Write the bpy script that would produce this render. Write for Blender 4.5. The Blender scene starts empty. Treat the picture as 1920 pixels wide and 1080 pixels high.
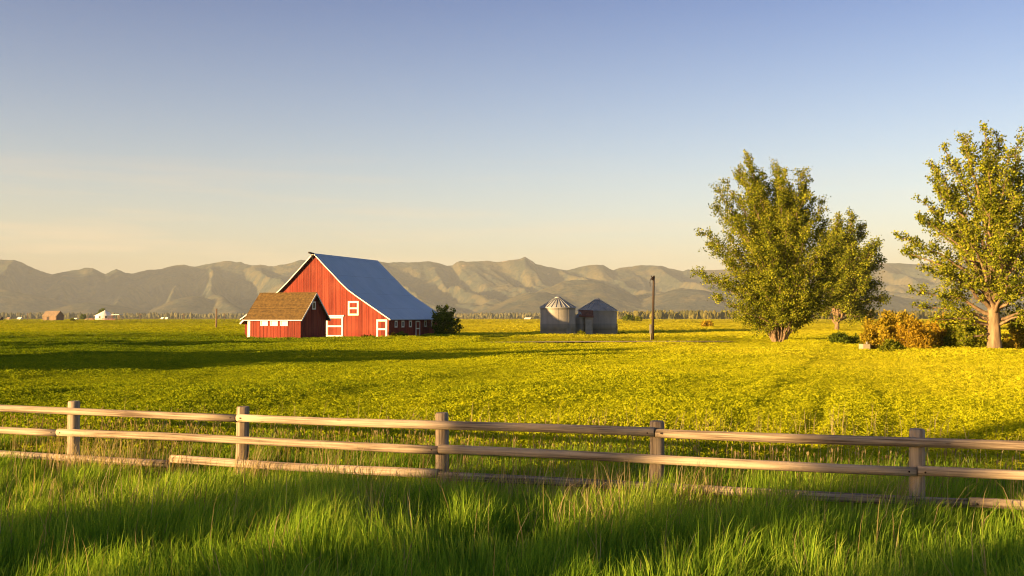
import bpy, math, random
import numpy as np
from mathutils import Vector, Matrix
R = math.radians
random.seed(7); RNG = np.random.default_rng(11)
SC = bpy.context.scene
COL = SC.collection

# ------------------------------------------------------------------ camera, sky, sun, exposure
EYE = 2.8; FPX = 1920*35/36; HOR = 596
cam = bpy.data.cameras.new('camera'); cam.lens = 35; cam.sensor_width = 36
cam.clip_start = 0.1; cam.clip_end = 40000
co = bpy.data.objects.new('camera', cam); COL.objects.link(co)
co.location = (0, 0, EYE); co.rotation_euler = (R(90) + math.atan((HOR-540)/FPX), 0, 0)
SC.camera = co

SUN_AZ, SUN_EL = 33.0, 6.6          # degrees behind the picture plane (left), degrees above the horizon
to_sun = Vector((-math.cos(R(SUN_AZ))*math.cos(R(SUN_EL)), -math.sin(R(SUN_AZ))*math.cos(R(SUN_EL)), math.sin(R(SUN_EL))))
W = bpy.data.worlds.new('World'); SC.world = W; W.use_nodes = True
wn = W.node_tree.nodes; wl = W.node_tree.links
def nishita(dust, ozone, air):
    k = wn.new('ShaderNodeTexSky'); k.sky_type = 'NISHITA'; k.sun_disc = False
    k.sun_elevation = R(SUN_EL); k.sun_rotation = math.atan2(to_sun.x, to_sun.y)
    k.altitude = 900; k.air_density = air; k.dust_density = dust; k.ozone_density = ozone
    return k.outputs['Color']
# dust lies low in the evening air: a dusty sky near the horizon, clean air above it
wtc = wn.new('ShaderNodeTexCoord'); wse = wn.new('ShaderNodeSeparateXYZ'); wl.new(wtc.outputs['Generated'], wse.inputs[0])
wmr = wn.new('ShaderNodeMapRange'); wl.new(wse.outputs[2], wmr.inputs[0]); wmr.inputs[1].default_value = 0.02; wmr.inputs[2].default_value = 0.31
wmx = wn.new('ShaderNodeMix'); wmx.data_type = 'RGBA'; wl.new(wmr.outputs[0], wmx.inputs[0])
wl.new(nishita(5.6, 0.4, 1.22), wmx.inputs[6]); wl.new(nishita(0.05, 1.6, 0.34), wmx.inputs[7])
bg = wn['Background']; bg.inputs['Strength'].default_value = 0.075
# a few thin, low evening cloud streaks
wmp = wn.new('ShaderNodeMapping'); wmp.inputs['Scale'].default_value = (5, 5, 75); wl.new(wtc.outputs['Generated'], wmp.inputs['Vector'])
wno = wn.new('ShaderNodeTexNoise'); wno.inputs['Scale'].default_value = 1.0; wno.inputs['Detail'].default_value = 6; wl.new(wmp.outputs['Vector'], wno.inputs['Vector'])
def wmap(sock, a, b, c, d):
    k = wn.new('ShaderNodeMapRange'); wl.new(sock, k.inputs[0])
    for i, v in enumerate((a, b, c, d)): k.inputs[i+1].default_value = v
    return k.outputs[0]
def wmul(a, b):
    k = wn.new('ShaderNodeMath'); k.operation = 'MULTIPLY'; wl.new(a, k.inputs[0]); wl.new(b, k.inputs[1]); return k.outputs[0]
wf = wmul(wmul(wmap(wno.outputs['Fac'], .5, .72, 0, .42), wmap(wse.outputs[2], .075, .17, 1, 0)), wmap(wse.outputs[0], -.45, .35, 1, .25))
wcl = wn.new('ShaderNodeMix'); wcl.data_type = 'RGBA'; wl.new(wf, wcl.inputs[0]); wl.new(wmx.outputs[2], wcl.inputs[6]); wcl.inputs[7].default_value = (3.6, 2.5, 1.5, 1)
wl.new(wcl.outputs[2], bg.inputs['Color'])
ld = bpy.data.lights.new('sun', 'SUN'); ld.energy = 5.0; ld.angle = R(0.5); ld.color = (1.0, 0.62, 0.25)
lo = bpy.data.objects.new('sun', ld); COL.objects.link(lo)
lo.rotation_euler = to_sun.to_track_quat('Z', 'Y').to_euler(); lo.location = (-60, -40, 60)
SC.view_settings.view_transform = 'Standard'; SC.view_settings.look = 'None'
SC.view_settings.exposure = 1.9; SC.view_settings.gamma = 1; SC.view_settings.use_curve_mapping = False
SC.render.engine = 'CYCLES'
cy = SC.cycles
cy.use_denoising = True; cy.pixel_filter_type = 'BLACKMAN_HARRIS'; cy.filter_width = 1.1; cy.max_bounces = 6; cy.diffuse_bounces = 3; cy.glossy_bounces = 2
cy.transmission_bounces = 4; cy.volume_bounces = 1; cy.transparent_max_bounces = 8
cy.use_adaptive_sampling = True; cy.adaptive_threshold = 0.01

# ------------------------------------------------------------------ helpers
def dist(y): return FPX*EYE/(y-HOR)                  # depth of flat ground seen at photo row y
def P(x, y, D): return Vector(((x-960)/FPX*D, D, EYE+(HOR-y)/FPX*D))

def smooth(a, b, t):
    t = np.clip((np.asarray(t, float)-a)/(b-a), 0, 1); return t*t*(3-2*t)
def hash2(i, j, s):
    n = (i*374761393 + j*668265263 + s*2147483647) & 0x7fffffff
    n = ((n ^ (n >> 13))*1274126177) & 0x7fffffff
    return ((n ^ (n >> 16)) & 0xffff)/65535.0
def vnoise(x, y, s=0):
    x = np.asarray(x, float); y = np.asarray(y, float)
    i = np.floor(x).astype(np.int64); j = np.floor(y).astype(np.int64)
    u = x-i; v = y-j; u = u*u*(3-2*u); v = v*v*(3-2*v)
    return (hash2(i, j, s)*(1-u)+hash2(i+1, j, s)*u)*(1-v)+(hash2(i, j+1, s)*(1-u)+hash2(i+1, j+1, s)*u)*v
def fbm(x, y, s=0, o=4):
    r = 0; a = .5; f = 1
    for k in range(o): r = r+a*vnoise(x*f, y*f, s+k*17); a *= .5; f *= 2.03
    return r/(1-.5**o)

def gz(x, y):                                        # height of the ground
    x = np.asarray(x, float); y = np.asarray(y, float)
    n = (fbm(x/23, y/23, 3, 3)-.5)*.22*np.clip(1-np.abs(y-60)/90, 0, 1)
    d = -.42*np.exp(-(((x-10)/26)**2+((y-171)/18)**2))
    return n+d

def tag(o, label=None, cat=None, group=None, kind=None):
    if label: o['label'] = label
    if cat: o['category'] = cat
    if group: o['group'] = group
    if kind: o['kind'] = kind
    return o
def empty(name, loc, rz=0, label=None, cat=None, group=None):
    o = bpy.data.objects.new(name, None); COL.objects.link(o); o.location = loc; o.rotation_euler = (0, 0, rz)
    o.empty_display_size = .3
    return tag(o, label, cat, group)
def copy_tree(o, parent=None):
    c = o.copy(); COL.objects.link(c)
    if parent: c.parent = parent
    for ch in list(o.children): copy_tree(ch, c)
    return c
def link(name, me, mat, parent=None):
    o = bpy.data.objects.new(name, me); COL.objects.link(o)
    if mat: me.materials.append(mat)
    if parent: o.parent = parent
    return o

class MB:
    """collects shapes for ONE mesh object"""
    def __init__(s): s.v = []; s.f = []; s.uv = {}; s.sm = []
    def face(s, pts, uv=None, sm=False):
        n = len(s.v); s.v += [tuple(p) for p in pts]; s.f.append(tuple(range(n, n+len(pts)))); s.sm.append(sm)
        if uv: s.uv[len(s.f)-1] = uv
    def box(s, x0, x1, y0, y1, z0, z1):
        n = len(s.v)
        s.v += [(x0,y0,z0),(x1,y0,z0),(x1,y1,z0),(x0,y1,z0),(x0,y0,z1),(x1,y0,z1),(x1,y1,z1),(x0,y1,z1)]
        for q in ((0,3,2,1),(4,5,6,7),(0,1,5,4),(1,2,6,5),(2,3,7,6),(3,0,4,7)): s.f.append(tuple(n+k for k in q)); s.sm.append(False)
    def bar(s, a, b, w, h, up=(0,0,1)):
        a = Vector(a); b = Vector(b); d = (b-a).normalized(); sx = d.cross(Vector(up)).normalized(); uz = sx.cross(d)
        n = len(s.v)
        for p in (a, b):
            for i, j in ((-1,-1),(1,-1),(1,1),(-1,1)): s.v.append(tuple(p+sx*i*w/2+uz*j*h/2))
        for q in ((3,2,1,0),(4,5,6,7),(0,1,5,4),(1,2,6,5),(2,3,7,6),(3,0,4,7)): s.f.append(tuple(n+k for k in q)); s.sm.append(False)
    def tube(s, pts, rad, seg=8, cap=True):
        pts = [Vector(p) for p in pts]; n0 = len(s.v); ref = None
        for i, p in enumerate(pts):
            d = (pts[min(i+1, len(pts)-1)]-pts[max(i-1, 0)]).normalized()
            if ref is None: ref = d.orthogonal().normalized()
            ref = (ref-d*ref.dot(d)).normalized(); b = d.cross(ref)
            for k in range(seg):
                a = 2*math.pi*k/seg; s.v.append(tuple(p+(ref*math.cos(a)+b*math.sin(a))*rad[i]))
        for i in range(len(pts)-1):
            for k in range(seg):
                a = n0+i*seg+k; b2 = n0+i*seg+(k+1) % seg
                s.f.append((a, b2, b2+seg, a+seg)); s.sm.append(True)
        if cap:
            s.f.append(tuple(n0+k for k in range(seg-1, -1, -1))); s.sm.append(False)
            m = n0+(len(pts)-1)*seg; s.f.append(tuple(m+k for k in range(seg))); s.sm.append(False)
    def lathe(s, prof, seg=32, c=(0,0)):
        n0 = len(s.v)
        for r, z in prof:
            for k in range(seg):
                a = 2*math.pi*k/seg; s.v.append((c[0]+r*math.cos(a), c[1]+r*math.sin(a), z))
        for i in range(len(prof)-1):
            for k in range(seg):
                a = n0+i*seg+k; b = n0+i*seg+(k+1) % seg; s.f.append((a, b, b+seg, a+seg)); s.sm.append(True)
    def build(s, name, mat, parent=None):
        me = bpy.data.meshes.new(name); me.from_pydata(s.v, [], s.f)
        me.polygons.foreach_set('use_smooth', s.sm)
        if s.uv:
            ul = me.uv_layers.new(name='UVMap')
            for fi, uv in s.uv.items():
                for k, li in enumerate(me.polygons[fi].loop_indices): ul.data[li].uv = uv[k]
        me.update(); return link(name, me, mat, parent)

def np_mesh(name, verts, faces, var=None, smooth=False):
    """verts (N,3), faces (M,k) -> mesh, var (M,) float face attribute"""
    me = bpy.data.meshes.new(name); M, k = faces.shape
    me.vertices.add(len(verts)); me.vertices.foreach_set('co', np.ascontiguousarray(verts, np.float32).ravel())
    me.loops.add(M*k); me.loops.foreach_set('vertex_index', np.ascontiguousarray(faces, np.int32).ravel())
    me.polygons.add(M); me.polygons.foreach_set('loop_start', np.arange(0, M*k, k, dtype=np.int32))
    try: me.polygons.foreach_set('loop_total', np.full(M, k, np.int32))
    except Exception: pass
    me.polygons.foreach_set('use_smooth', np.full(M, smooth))
    if var is not None:
        a = me.attributes.new('var', 'FLOAT', 'FACE'); a.data.foreach_set('value', np.ascontiguousarray(var, np.float32))
    me.update(calc_edges=True); me.validate(); return me

# ------------------------------------------------------------------ materials
class N:
    def __init__(s, name):
        s.m = bpy.data.materials.new(name); s.m.use_nodes = True; s.t = s.m.node_tree; s.n = s.t.nodes
        s.b = s.n['Principled BSDF']; s.out = s.n['Material Output']
    def add(s, typ, **kw):
        n = s.n.new(typ)
        for k, v in kw.items():
            if k.startswith('_'): setattr(n, k[1:], v)
        return n
    def l(s, a, b): s.t.links.new(a, b)
    def noise(s, scale, coord='Object', detail=4, vec=None, rough=.55):
        n = s.n.new('ShaderNodeTexNoise'); n.inputs['Scale'].default_value = scale; n.inputs['Detail'].default_value = detail
        n.inputs['Roughness'].default_value = rough
        if vec is None: vec = s.coord(coord)
        s.l(vec, n.inputs['Vector']); return n.outputs['Fac']
    def coord(s, which='Object'):
        if which == 'World': return s.n.new('ShaderNodeNewGeometry').outputs['Position']
        return s.n.new('ShaderNodeTexCoord').outputs[which]
    def mapping(s, vec, scale=(1,1,1), rot=(0,0,0), loc=(0,0,0)):
        n = s.n.new('ShaderNodeMapping'); n.inputs['Scale'].default_value = scale; n.inputs['Rotation'].default_value = rot
        n.inputs['Location'].default_value = loc; s.l(vec, n.inputs['Vector']); return n.outputs['Vector']
    def ramp(s, fac, stops):
        n = s.n.new('ShaderNodeValToRGB'); e = n.color_ramp.elements
        while len(e) < len(stops): e.new(.5)
        for k, (p, c) in enumerate(stops): e[k].position = p; e[k].color = (*c, 1) if len(c) == 3 else c
        s.l(fac, n.inputs['Fac']); return n.outputs['Color']
    def mix(s, fac, a, b, mode='MIX'):
        n = s.n.new('ShaderNodeMix'); n.data_type = 'RGBA'; n.blend_type = mode
        for sock, v in ((n.inputs[0], fac), (n.inputs[6], a), (n.inputs[7], b)):
            if isinstance(v, (int, float)): sock.default_value = v
            elif isinstance(v, tuple): sock.default_value = (*v, 1)
            else: s.l(v, sock)
        return n.outputs[2]
    def math(s, op, a, b=None):
        n = s.n.new('ShaderNodeMath'); n.operation = op
        for i, v in enumerate((a, b)):
            if v is None: continue
            if isinstance(v, (int, float)): n.inputs[i].default_value = v
            else: s.l(v, n.inputs[i])
        return n.outputs[0]
    def attr(s, name):
        n = s.n.new('ShaderNodeAttribute'); n.attribute_name = name; return n.outputs['Fac']
    def sep(s, vec):
        n = s.n.new('ShaderNodeSeparateXYZ'); s.l(vec, n.inputs[0]); return n.outputs
    def bump(s, h, strength=.4, d=.02):
        n = s.n.new('ShaderNodeBump'); n.inputs['Strength'].default_value = strength; n.inputs['Distance'].default_value = d
        s.l(h, n.inputs['Height']); s.l(n.outputs['Normal'], s.b.inputs['Normal'])
    def col(s, c, rough=.8, metal=0, spec=.3):
        if isinstance(c, tuple): s.b.inputs['Base Color'].default_value = (*c, 1)
        else: s.l(c, s.b.inputs['Base Color'])
        s.b.inputs['Roughness'].default_value = rough; s.b.inputs['Metallic'].default_value = metal
        s.b.inputs['Specular IOR Level'].default_value = spec; return s.m
    def leaf(s, c, trans=.4, trans_tint=(1.1,1.05,.5)):
        d = s.n.new('ShaderNodeBsdfDiffuse'); t = s.n.new('ShaderNodeBsdfTranslucent'); mx = s.n.new('ShaderNodeMixShader')
        s.l(c, d.inputs['Color']); s.l(s.mix(1.0, c, trans_tint, 'MULTIPLY'), t.inputs['Color'])
        mx.inputs[0].default_value = trans; s.l(d.outputs[0], mx.inputs[1]); s.l(t.outputs[0], mx.inputs[2])
        s.l(mx.outputs[0], s.out.inputs['Surface']); s.n.remove(s.b); return s.m

def m_plain(name, c, rough=.75, metal=0, vary=.15, scale=2.0):
    k = N(name); f = k.noise(scale)
    lo_ = tuple(x*(1-vary) for x in c); hi = tuple(min(1, x*(1+vary)) for x in c)
    return k.col(k.ramp(f, [(.3, lo_), (.7, hi)]), rough, metal)
def m_leaf(name, c0, c1, c2, scale=.5, trans=.4):
    k = N(name); a = k.attr('var'); n = k.noise(scale, 'Object', 2)
    c = k.ramp(k.math('ADD', k.math('MULTIPLY', a, .55), k.math('MULTIPLY', n, .45)), [(.22, c0), (.5, c1), (.8, c2)])
    return k.leaf(c, trans)
def m_boards(name, c0, c1, c2, width=.4, axis=0, rough=.85):
    k = N(name); v = k.coord('Object'); x = k.sep(v)[axis]
    b = k.math('FLOOR', k.math('DIVIDE', x, width)); w = k.n.new('ShaderNodeTexWhiteNoise'); w.noise_dimensions = '1D'; k.l(b, w.inputs['W'])
    streak = k.noise(1.0, vec=k.mapping(v, (5, 5, .35)), detail=5)
    f = k.math('ADD', k.math('MULTIPLY', w.outputs['Value'], .45), k.math('MULTIPLY', streak, .55))
    c = k.ramp(f, [(.2, c0), (.5, c1), (.82, c2)])
    k.bump(streak, .3, .01); return k.col(c, rough)

M = {}
M['red'] = None
def mats():
    k = N('red_board')
    v = k.coord('Object'); xs = k.sep(v)
    u = k.math('ADD', xs[0], k.math('MULTIPLY', xs[1], 1.0))
    b = k.math('FLOOR', k.math('DIVIDE', u, .6)); w = k.n.new('ShaderNodeTexWhiteNoise'); w.noise_dimensions = '1D'; k.l(b, w.inputs['W'])
    st = k.noise(1.0, vec=k.mapping(v, (4, 4, .3)), detail=6, rough=.65)
    f = k.math('ADD', k.math('MULTIPLY', w.outputs['Value'], .4), k.math('MULTIPLY', st, .6))
    c = k.ramp(f, [(.25, (.115,.015,.008)), (.5, (.18,.026,.013)), (.78, (.245,.045,.023))])
    c = k.mix(k.ramp(k.noise(.35, detail=6), [(.45, (0,0,0)), (.75, (.55,.55,.55))]), c, (.26,.062,.034))
    gap = k.math('LESS_THAN', k.math('FRACT', k.math('DIVIDE', u, .6)), .13); c = k.mix(k.math('MULTIPLY', gap, .6), c, (.05,.008,.006))
    k.bump(st, .35, .01); M['red'] = k.col(c, .85)
    M['white'] = m_plain('white_paint', (.72,.70,.64), .6, 0, .06, 1.5)
    k = N('metal_roofing'); v = k.coord('UV'); xs = k.sep(v)
    n = k.noise(.35, 'Object', 5); st = k.noise(1, vec=k.mapping(v, (3, .18, 1)), detail=4)
    rib = k.math('PINGPONG', xs[0], .35)
    k.bump(k.math('POWER', k.math('DIVIDE', rib, .35), 6), .6, .03)
    lap = k.math('FRACT', k.math('DIVIDE', xs[1], 4.1)); seam = k.math('LESS_THAN', lap, .016)
    c = k.ramp(k.math('ADD', k.math('MULTIPLY', n, .5), k.math('MULTIPLY', st, .5)), [(.3, (.28,.38,.46)), (.7, (.40,.50,.58))])
    M['roof'] = k.col(k.mix(k.math('MULTIPLY', seam, .45), c, (.1,.12,.15)), .42, .35)
    k = N('wood_shingle'); v = k.coord('UV')
    br = k.n.new('ShaderNodeTexBrick'); k.l(v, br.inputs['Vector'])
    br.inputs['Color1'].default_value = (.075,.044,.013,1); br.inputs['Color2'].default_value = (.18,.112,.03,1); br.inputs['Mortar'].default_value = (.07,.04,.018,1)
    br.inputs['Scale'].default_value = 1; br.inputs['Brick Width'].default_value = .4; br.inputs['Row Height'].default_value = .27
    br.inputs['Mortar Size'].default_value = .03; br.inputs['Bias'].default_value = -.1
    n = k.noise(2.6, vec=v, detail=4); n2 = k.noise(.8, vec=v, detail=3)
    c = k.mix(.5, br.outputs['Color'], k.ramp(n, [(.38, (.022,.014,.005)), (.62, (.19,.12,.033))]))
    c = k.mix(k.math('MULTIPLY', n2, .3), c, (.11,.075,.024))
    k.bump(n, .7, .05); M['shingle'] = k.col(c, .9)
    k = N('galvanised_steel'); v = k.coord('Object'); xs = k.sep(v)
    n = k.noise(1.3, vec=k.mapping(v, (1, 1, .4)), detail=5)
    band = k.math('FLOOR', k.math('DIVIDE', xs[2], 1.12)); w = k.n.new('ShaderNodeTexWhiteNoise'); w.noise_dimensions = '1D'; k.l(band, w.inputs['W'])
    f = k.math('ADD', k.math('MULTIPLY', n, .65), k.math('MULTIPLY', w.outputs['Value'], .35))
    c = k.ramp(f, [(.25, (.17,.17,.155)), (.75, (.30,.285,.25))])
    wv = k.math('SINE', k.math('MULTIPLY', xs[2], 2*math.pi/.10)); k.bump(wv, .35, .012)
    M['galv'] = k.col(c, .55, .12)
    M['galv_roof'] = m_plain('galvanised_roof', (.27,.285,.29), .5, .15, .2, 1.2)
    M['rust'] = m_plain('rusty_sheet', (.16,.06,.03), .9, 0, .5, 3)
    M['glass'] = N('window_glass').col((.05,.055,.05), .12, 0, .6)
    k = N('painted_glare_pane'); M['pane'] = k.col(k.ramp(k.noise(3), [(.3, (.20,.14,.045)), (.7, (.30,.22,.08))]), .25, 0, .6)  # warm yellow reflection painted into the pane colour
    # log fence
    k = N('weathered_log'); v = k.coord('UV')
    st = k.noise(1, vec=k.mapping(v, (.8, 14, 1)), detail=7, rough=.65); big = k.noise(.9, vec=k.mapping(v, (1, 1.5, 1)), detail=3)
    kn = k.n.new('ShaderNodeTexVoronoi'); kn.inputs['Scale'].default_value = 1; k.l(k.mapping(v, (1.7, 3.2, 1)), kn.inputs['Vector'])
    knot = k.math('LESS_THAN', kn.outputs['Distance'], .075)
    rnd = k.n.new('ShaderNodeObjectInfo').outputs['Random']
    c = k.ramp(k.math('ADD', k.math('ADD', k.math('MULTIPLY', st, .7), k.math('MULTIPLY', big, .3)), k.math('MULTIPLY', k.math('SUBTRACT', rnd, .5), .08)), [(.38, (.10,.072,.05)), (.49, (.27,.215,.155)), (.62, (.46,.37,.27))])
    crack = k.math('LESS_THAN', k.noise(1, vec=k.mapping(v, (.5, 26, 1)), detail=2), .3)
    c = k.mix(k.math('MULTIPLY', crack, .55), c, (.09,.07,.05))
    k.bump(st, .6, .012)
    M['log'] = k.col(k.mix(k.math('MULTIPLY', knot, .7), c, (.11,.075,.05)), .85)
    M['nail'] = N('dark_iron').col((.03,.02,.018), .6, .6)
    M['bark'] = N('bark'); k = M['bark']; n = k.noise(1, vec=k.mapping(k.coord('Object'), (4, 4, .8)), detail=6); k.bump(n, .8, .06)
    M['bark'] = k.col(k.ramp(n, [(.3, (.10,.068,.04)), (.7, (.30,.215,.13))]), .9)
    M['pole'] = m_boards('pole_wood', (.022,.016,.012), (.045,.032,.023), (.07,.05,.035), .06)
    M['greywood'] = m_boards('grey_board', (.10,.07,.045), (.18,.125,.08), (.25,.18,.12), .35)
    M['greyroof'] = m_plain('old_shingle', (.22,.165,.11), .9, 0, .25, .6)
    M['deck'] = m_boards('deck_board', (.2,.09,.04), (.3,.14,.06), (.36,.19,.09), .3)
    M['darkwood'] = m_plain('dark_board', (.05,.04,.035), .9)
    # leaves
    M['leaf_a'] = m_leaf('poplar_leaf', (.045,.065,.006), (.15,.185,.012), (.36,.365,.03), .35, .27)
    M['leaf_b'] = m_leaf('cottonwood_leaf', (.055,.08,.007), (.18,.215,.014), (.40,.40,.034), .4, .27)
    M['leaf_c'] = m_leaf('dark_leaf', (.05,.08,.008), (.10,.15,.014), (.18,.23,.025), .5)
    M['leaf_y'] = m_leaf('yellow_leaf', (.18,.155,.014), (.36,.28,.022), (.52,.38,.04), .5)
    M['leaf_o'] = m_leaf('rust_leaf', (.18,.13,.012), (.40,.27,.02), (.5,.38,.04), .6)
    M['leaf_g'] = m_leaf('green_leaf', (.07,.105,.008), (.17,.2,.014), (.3,.3,.025), .6)
    M['grass'] = m_grass('grass_blade', (.11,.22,.020), (.25,.41,.032), (.46,.54,.08))
    M['straw'] = m_grass('dry_stem', (.25,.19,.09), (.38,.3,.15), (.5,.42,.24))
def m_grass(name, c0, c1, c2):
    k = N(name); a = k.attr('var'); n = k.noise(.45, 'World', 3)
    c = k.ramp(k.math('ADD', k.math('MULTIPLY', a, .5), k.math('MULTIPLY', n, .5)), [(.28, c0), (.5, c1), (.75, c2)])
    return k.leaf(c, .5)
mats()

def m_crop():
    k = N('crop_leaf'); rnd = k.n.new('ShaderNodeObjectInfo').outputs['Random']; pos = k.coord('World'); xs = k.sep(pos)
    n = k.noise(.06, vec=pos, detail=4); a = k.attr('var')
    # green crop on the left, sunlit yellow painted into its colour rightwards and beyond
    right = k.n.new('ShaderNodeMapRange'); k.l(k.math('SUBTRACT', xs[0], k.math('MULTIPLY', xs[1], -.12)), right.inputs[0])
    right.inputs[1].default_value = -23; right.inputs[2].default_value = 23; right.inputs[3].default_value = 0; right.inputs[4].default_value = .52
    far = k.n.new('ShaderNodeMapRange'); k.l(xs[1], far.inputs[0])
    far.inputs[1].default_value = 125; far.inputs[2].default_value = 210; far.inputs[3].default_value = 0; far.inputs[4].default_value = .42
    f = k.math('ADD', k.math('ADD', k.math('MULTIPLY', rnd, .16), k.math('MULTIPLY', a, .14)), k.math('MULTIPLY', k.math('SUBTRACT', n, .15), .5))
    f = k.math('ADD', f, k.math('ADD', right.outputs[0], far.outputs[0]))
    c = k.ramp(f, [(.12, (.05,.12,.008)), (.42, (.20,.27,.010)), (.74, (.43,.46,.012)), (1, (.60,.57,.03))])
    return k.leaf(c, .42, (1.1,1.0,.5))
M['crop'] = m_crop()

# ------------------------------------------------------------------ ground and mountains
def ground():
    def axis(a, b, fine, lim):
        out = [0.0]
        x = 0.0
        while x < b: x += fine if x < lim else (x*.09); out.append(min(x, b))
        neg = []; x = 0.0
        while x > a: x -= fine if -x < lim else (-x*.09); neg.append(max(x, a))
        return np.array(sorted(set(neg))+out)
    xs = axis(-8200, 8200, 3.0, 130); ys = axis(-900, 13000, 3.0, 230)
    X, Y = np.meshgrid(xs, ys); Z = gz(X, Y)
    v = np.stack([X, Y, Z], -1).reshape(-1, 3); nx = len(xs); ny = len(ys)
    i, j = np.meshgrid(np.arange(nx-1), np.arange(ny-1)); a = (j*nx+i).ravel()
    f = np.stack([a, a+1, a+1+nx, a+nx], 1)
    k = N('field_soil'); n = k.noise(.02, 'World', 6); n2 = k.noise(3, 'World', 5)
    xyz = k.sep(k.coord('World'))
    c = k.ramp(n, [(.35, (.05,.06,.01)), (.65, (.11,.1,.018))])
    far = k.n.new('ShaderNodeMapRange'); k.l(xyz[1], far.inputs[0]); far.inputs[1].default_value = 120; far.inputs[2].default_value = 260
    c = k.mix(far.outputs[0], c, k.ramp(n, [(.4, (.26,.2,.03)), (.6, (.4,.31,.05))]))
    k.bump(n2, .6, .08)
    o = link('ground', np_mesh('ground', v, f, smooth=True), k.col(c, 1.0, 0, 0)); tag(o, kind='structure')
ground()

SKY = [(-200,486),(0,485),(25,486),(38,490),(50,497),(75,507),(95,513),(105,512),(120,508),(150,504),(158,502),(165,501),(172,502),(185,508),(197,513),(205,509),(217,503),(225,506),(235,511),(250,511),(275,506),(300,504),(325,496),(345,495),(365,499),(385,495),(405,491),(420,488),(435,489),(450,491),(470,497),(490,495),(512,499),(530,494),(550,490),(563,487),(590,489),(640,493),(690,488),(705,488),(720,491),(733,492),(745,490),(775,491),(805,489),(820,491),(838,496),(848,496),(855,491),(865,489),(890,489),(920,488),(940,490),(955,487),(975,484),(985,481),(993,485),(1005,494),(1030,500),(1063,506),(1075,502),(1100,497),(1120,495),(1130,496),(1140,501),(1150,506),(1160,501),(1180,498),(1205,496),(1240,497),(1255,502),(1280,508),(1290,505),(1310,506),(1400,502),(1500,498),(1600,496),(1655,492),(1715,494),(1800,490),(1900,487),(2000,492),(2200,480)]
def mountains():
    nx, ny = 1100, 420
    xs = np.linspace(-7900, 7900, nx); ys = 6300+(12600-6300)*np.linspace(0, 1, ny)**.9
    X, Y = np.meshgrid(xs, ys)
    u = X/Y*FPX+960
    sx = np.array([p[0] for p in SKY]); sy = np.array([p[1] for p in SKY])
    Yc = 10400+500*(fbm(X/1500, X*0+3.3, 5, 3)-.5)
    crest = (HOR-np.interp(u, sx, sy))/FPX*Yc
    crest = crest+((fbm(X/90, Y/90, 21, 3)-.5)*14)
    Lf = 3300+900*(fbm(X/1100, X*0+8.1, 9, 3)-.5)
    v = (Yc-Y)/Lf
    prof = np.where(v < 0, np.clip(1+v*1.5, 0, 1), np.clip(1-v, 0, 1)**1.12)
    # spurs run down from the crest, a little slanted; valleys are cut between them
    wx = X+420*(fbm(X/900, Y/1300, 31, 3)-.5)-.35*(Yc-Y)
    ridge = np.abs(((wx/520+.9*vnoise(wx/1500, wx*0+1.7, 41)) % 1)*2-1)
    r2 = np.abs(((wx/290+.8*vnoise(wx/700, Y/900, 43)) % 1)*2-1)
    r3 = np.abs(((wx/120+.8*vnoise(wx/300, Y/400, 47)) % 1)*2-1)
    rough = fbm(X/240, Y/240, 51, 5)
    kk = np.clip(np.abs(v)*3.6, 0, 1)
    H = crest*prof*(1-kk*(.66*ridge+.27*r2+.06*r3+.32*(rough-.4)))
    # low rounded foothills in front
    def hill(px, top, D, wpx, d, sk=0):
        cx = (px-960)/FPX*D; h = (HOR-top)/FPX*D; ww = wpx/FPX*D
        g = np.exp(-((X-cx)/ww)**2-((Y-D)/d)**2)
        return h*g*(1+.25*(fbm(X/180, Y/180, 61+int(px), 4)-.5))
    for a in ((365,556,8000,70,500),(180,568,7600,110,420),(20,545,8200,120,600),(1010,545,8100,90,700),(1090,525,8600,130,800),(1290,540,8300,120,700),(650,552,8000,110,600),(1600,548,8000,200,600),(1850,545,8100,160,600)):
        H = np.maximum(H, hill(*a))
    H = np.maximum(H, 930*np.exp(-((X+6300)/900)**2-((Y-8200)/1500)**2)*(1+.2*(rough-.5)))  # unseen massif added left of view to shade the left slopes
    H = H+1.5*(fbm(X/60, Y/60, 71, 2)-.5)*np.clip(H/20, 0, 6)
    Z = np.maximum(H, 0)-1.2
    vv = np.stack([X, Y, Z], -1).reshape(-1, 3)
    i, j = np.meshgrid(np.arange(nx-1), np.arange(ny-1)); a = (j*nx+i).ravel()
    f = np.stack([a, a+1, a+1+nx, a+nx], 1)
    k = N('forested_slope'); pos = k.coord('World'); xyz = k.sep(pos)
    n = k.noise(.004, vec=pos, detail=8, rough=.65); n2 = k.noise(.03, vec=pos, detail=5)
    forest = k.ramp(n2, [(.35, (.02,.032,.03)), (.65, (.06,.07,.05))])
    forest = k.mix(k.ramp(n, [(.47, (0,0,0)), (.56, (1,1,1))]), forest, k.ramp(n2, [(.3, (.06,.06,.032)), (.7, (.12,.105,.055))]))
    rock = k.ramp(n2, [(.3, (.22,.16,.11)), (.7, (.42,.31,.22))])
    hz = k.n.new('ShaderNodeMapRange'); k.l(xyz[2], hz.inputs[0]); hz.inputs[1].default_value = 250; hz.inputs[2].default_value = 620; hz.inputs[3].default_value = 0; hz.inputs[4].default_value = .3
    f2 = k.math('GREATER_THAN', k.math('ADD', n, hz.outputs[0]), .885)
    k.bump(n2, .6, 14)
    o = link('mountains', np_mesh('mountains', vv, f, smooth=True), k.col(k.mix(f2, forest, rock), 1, 0, 0)); tag(o, kind='structure')
mountains()

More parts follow.
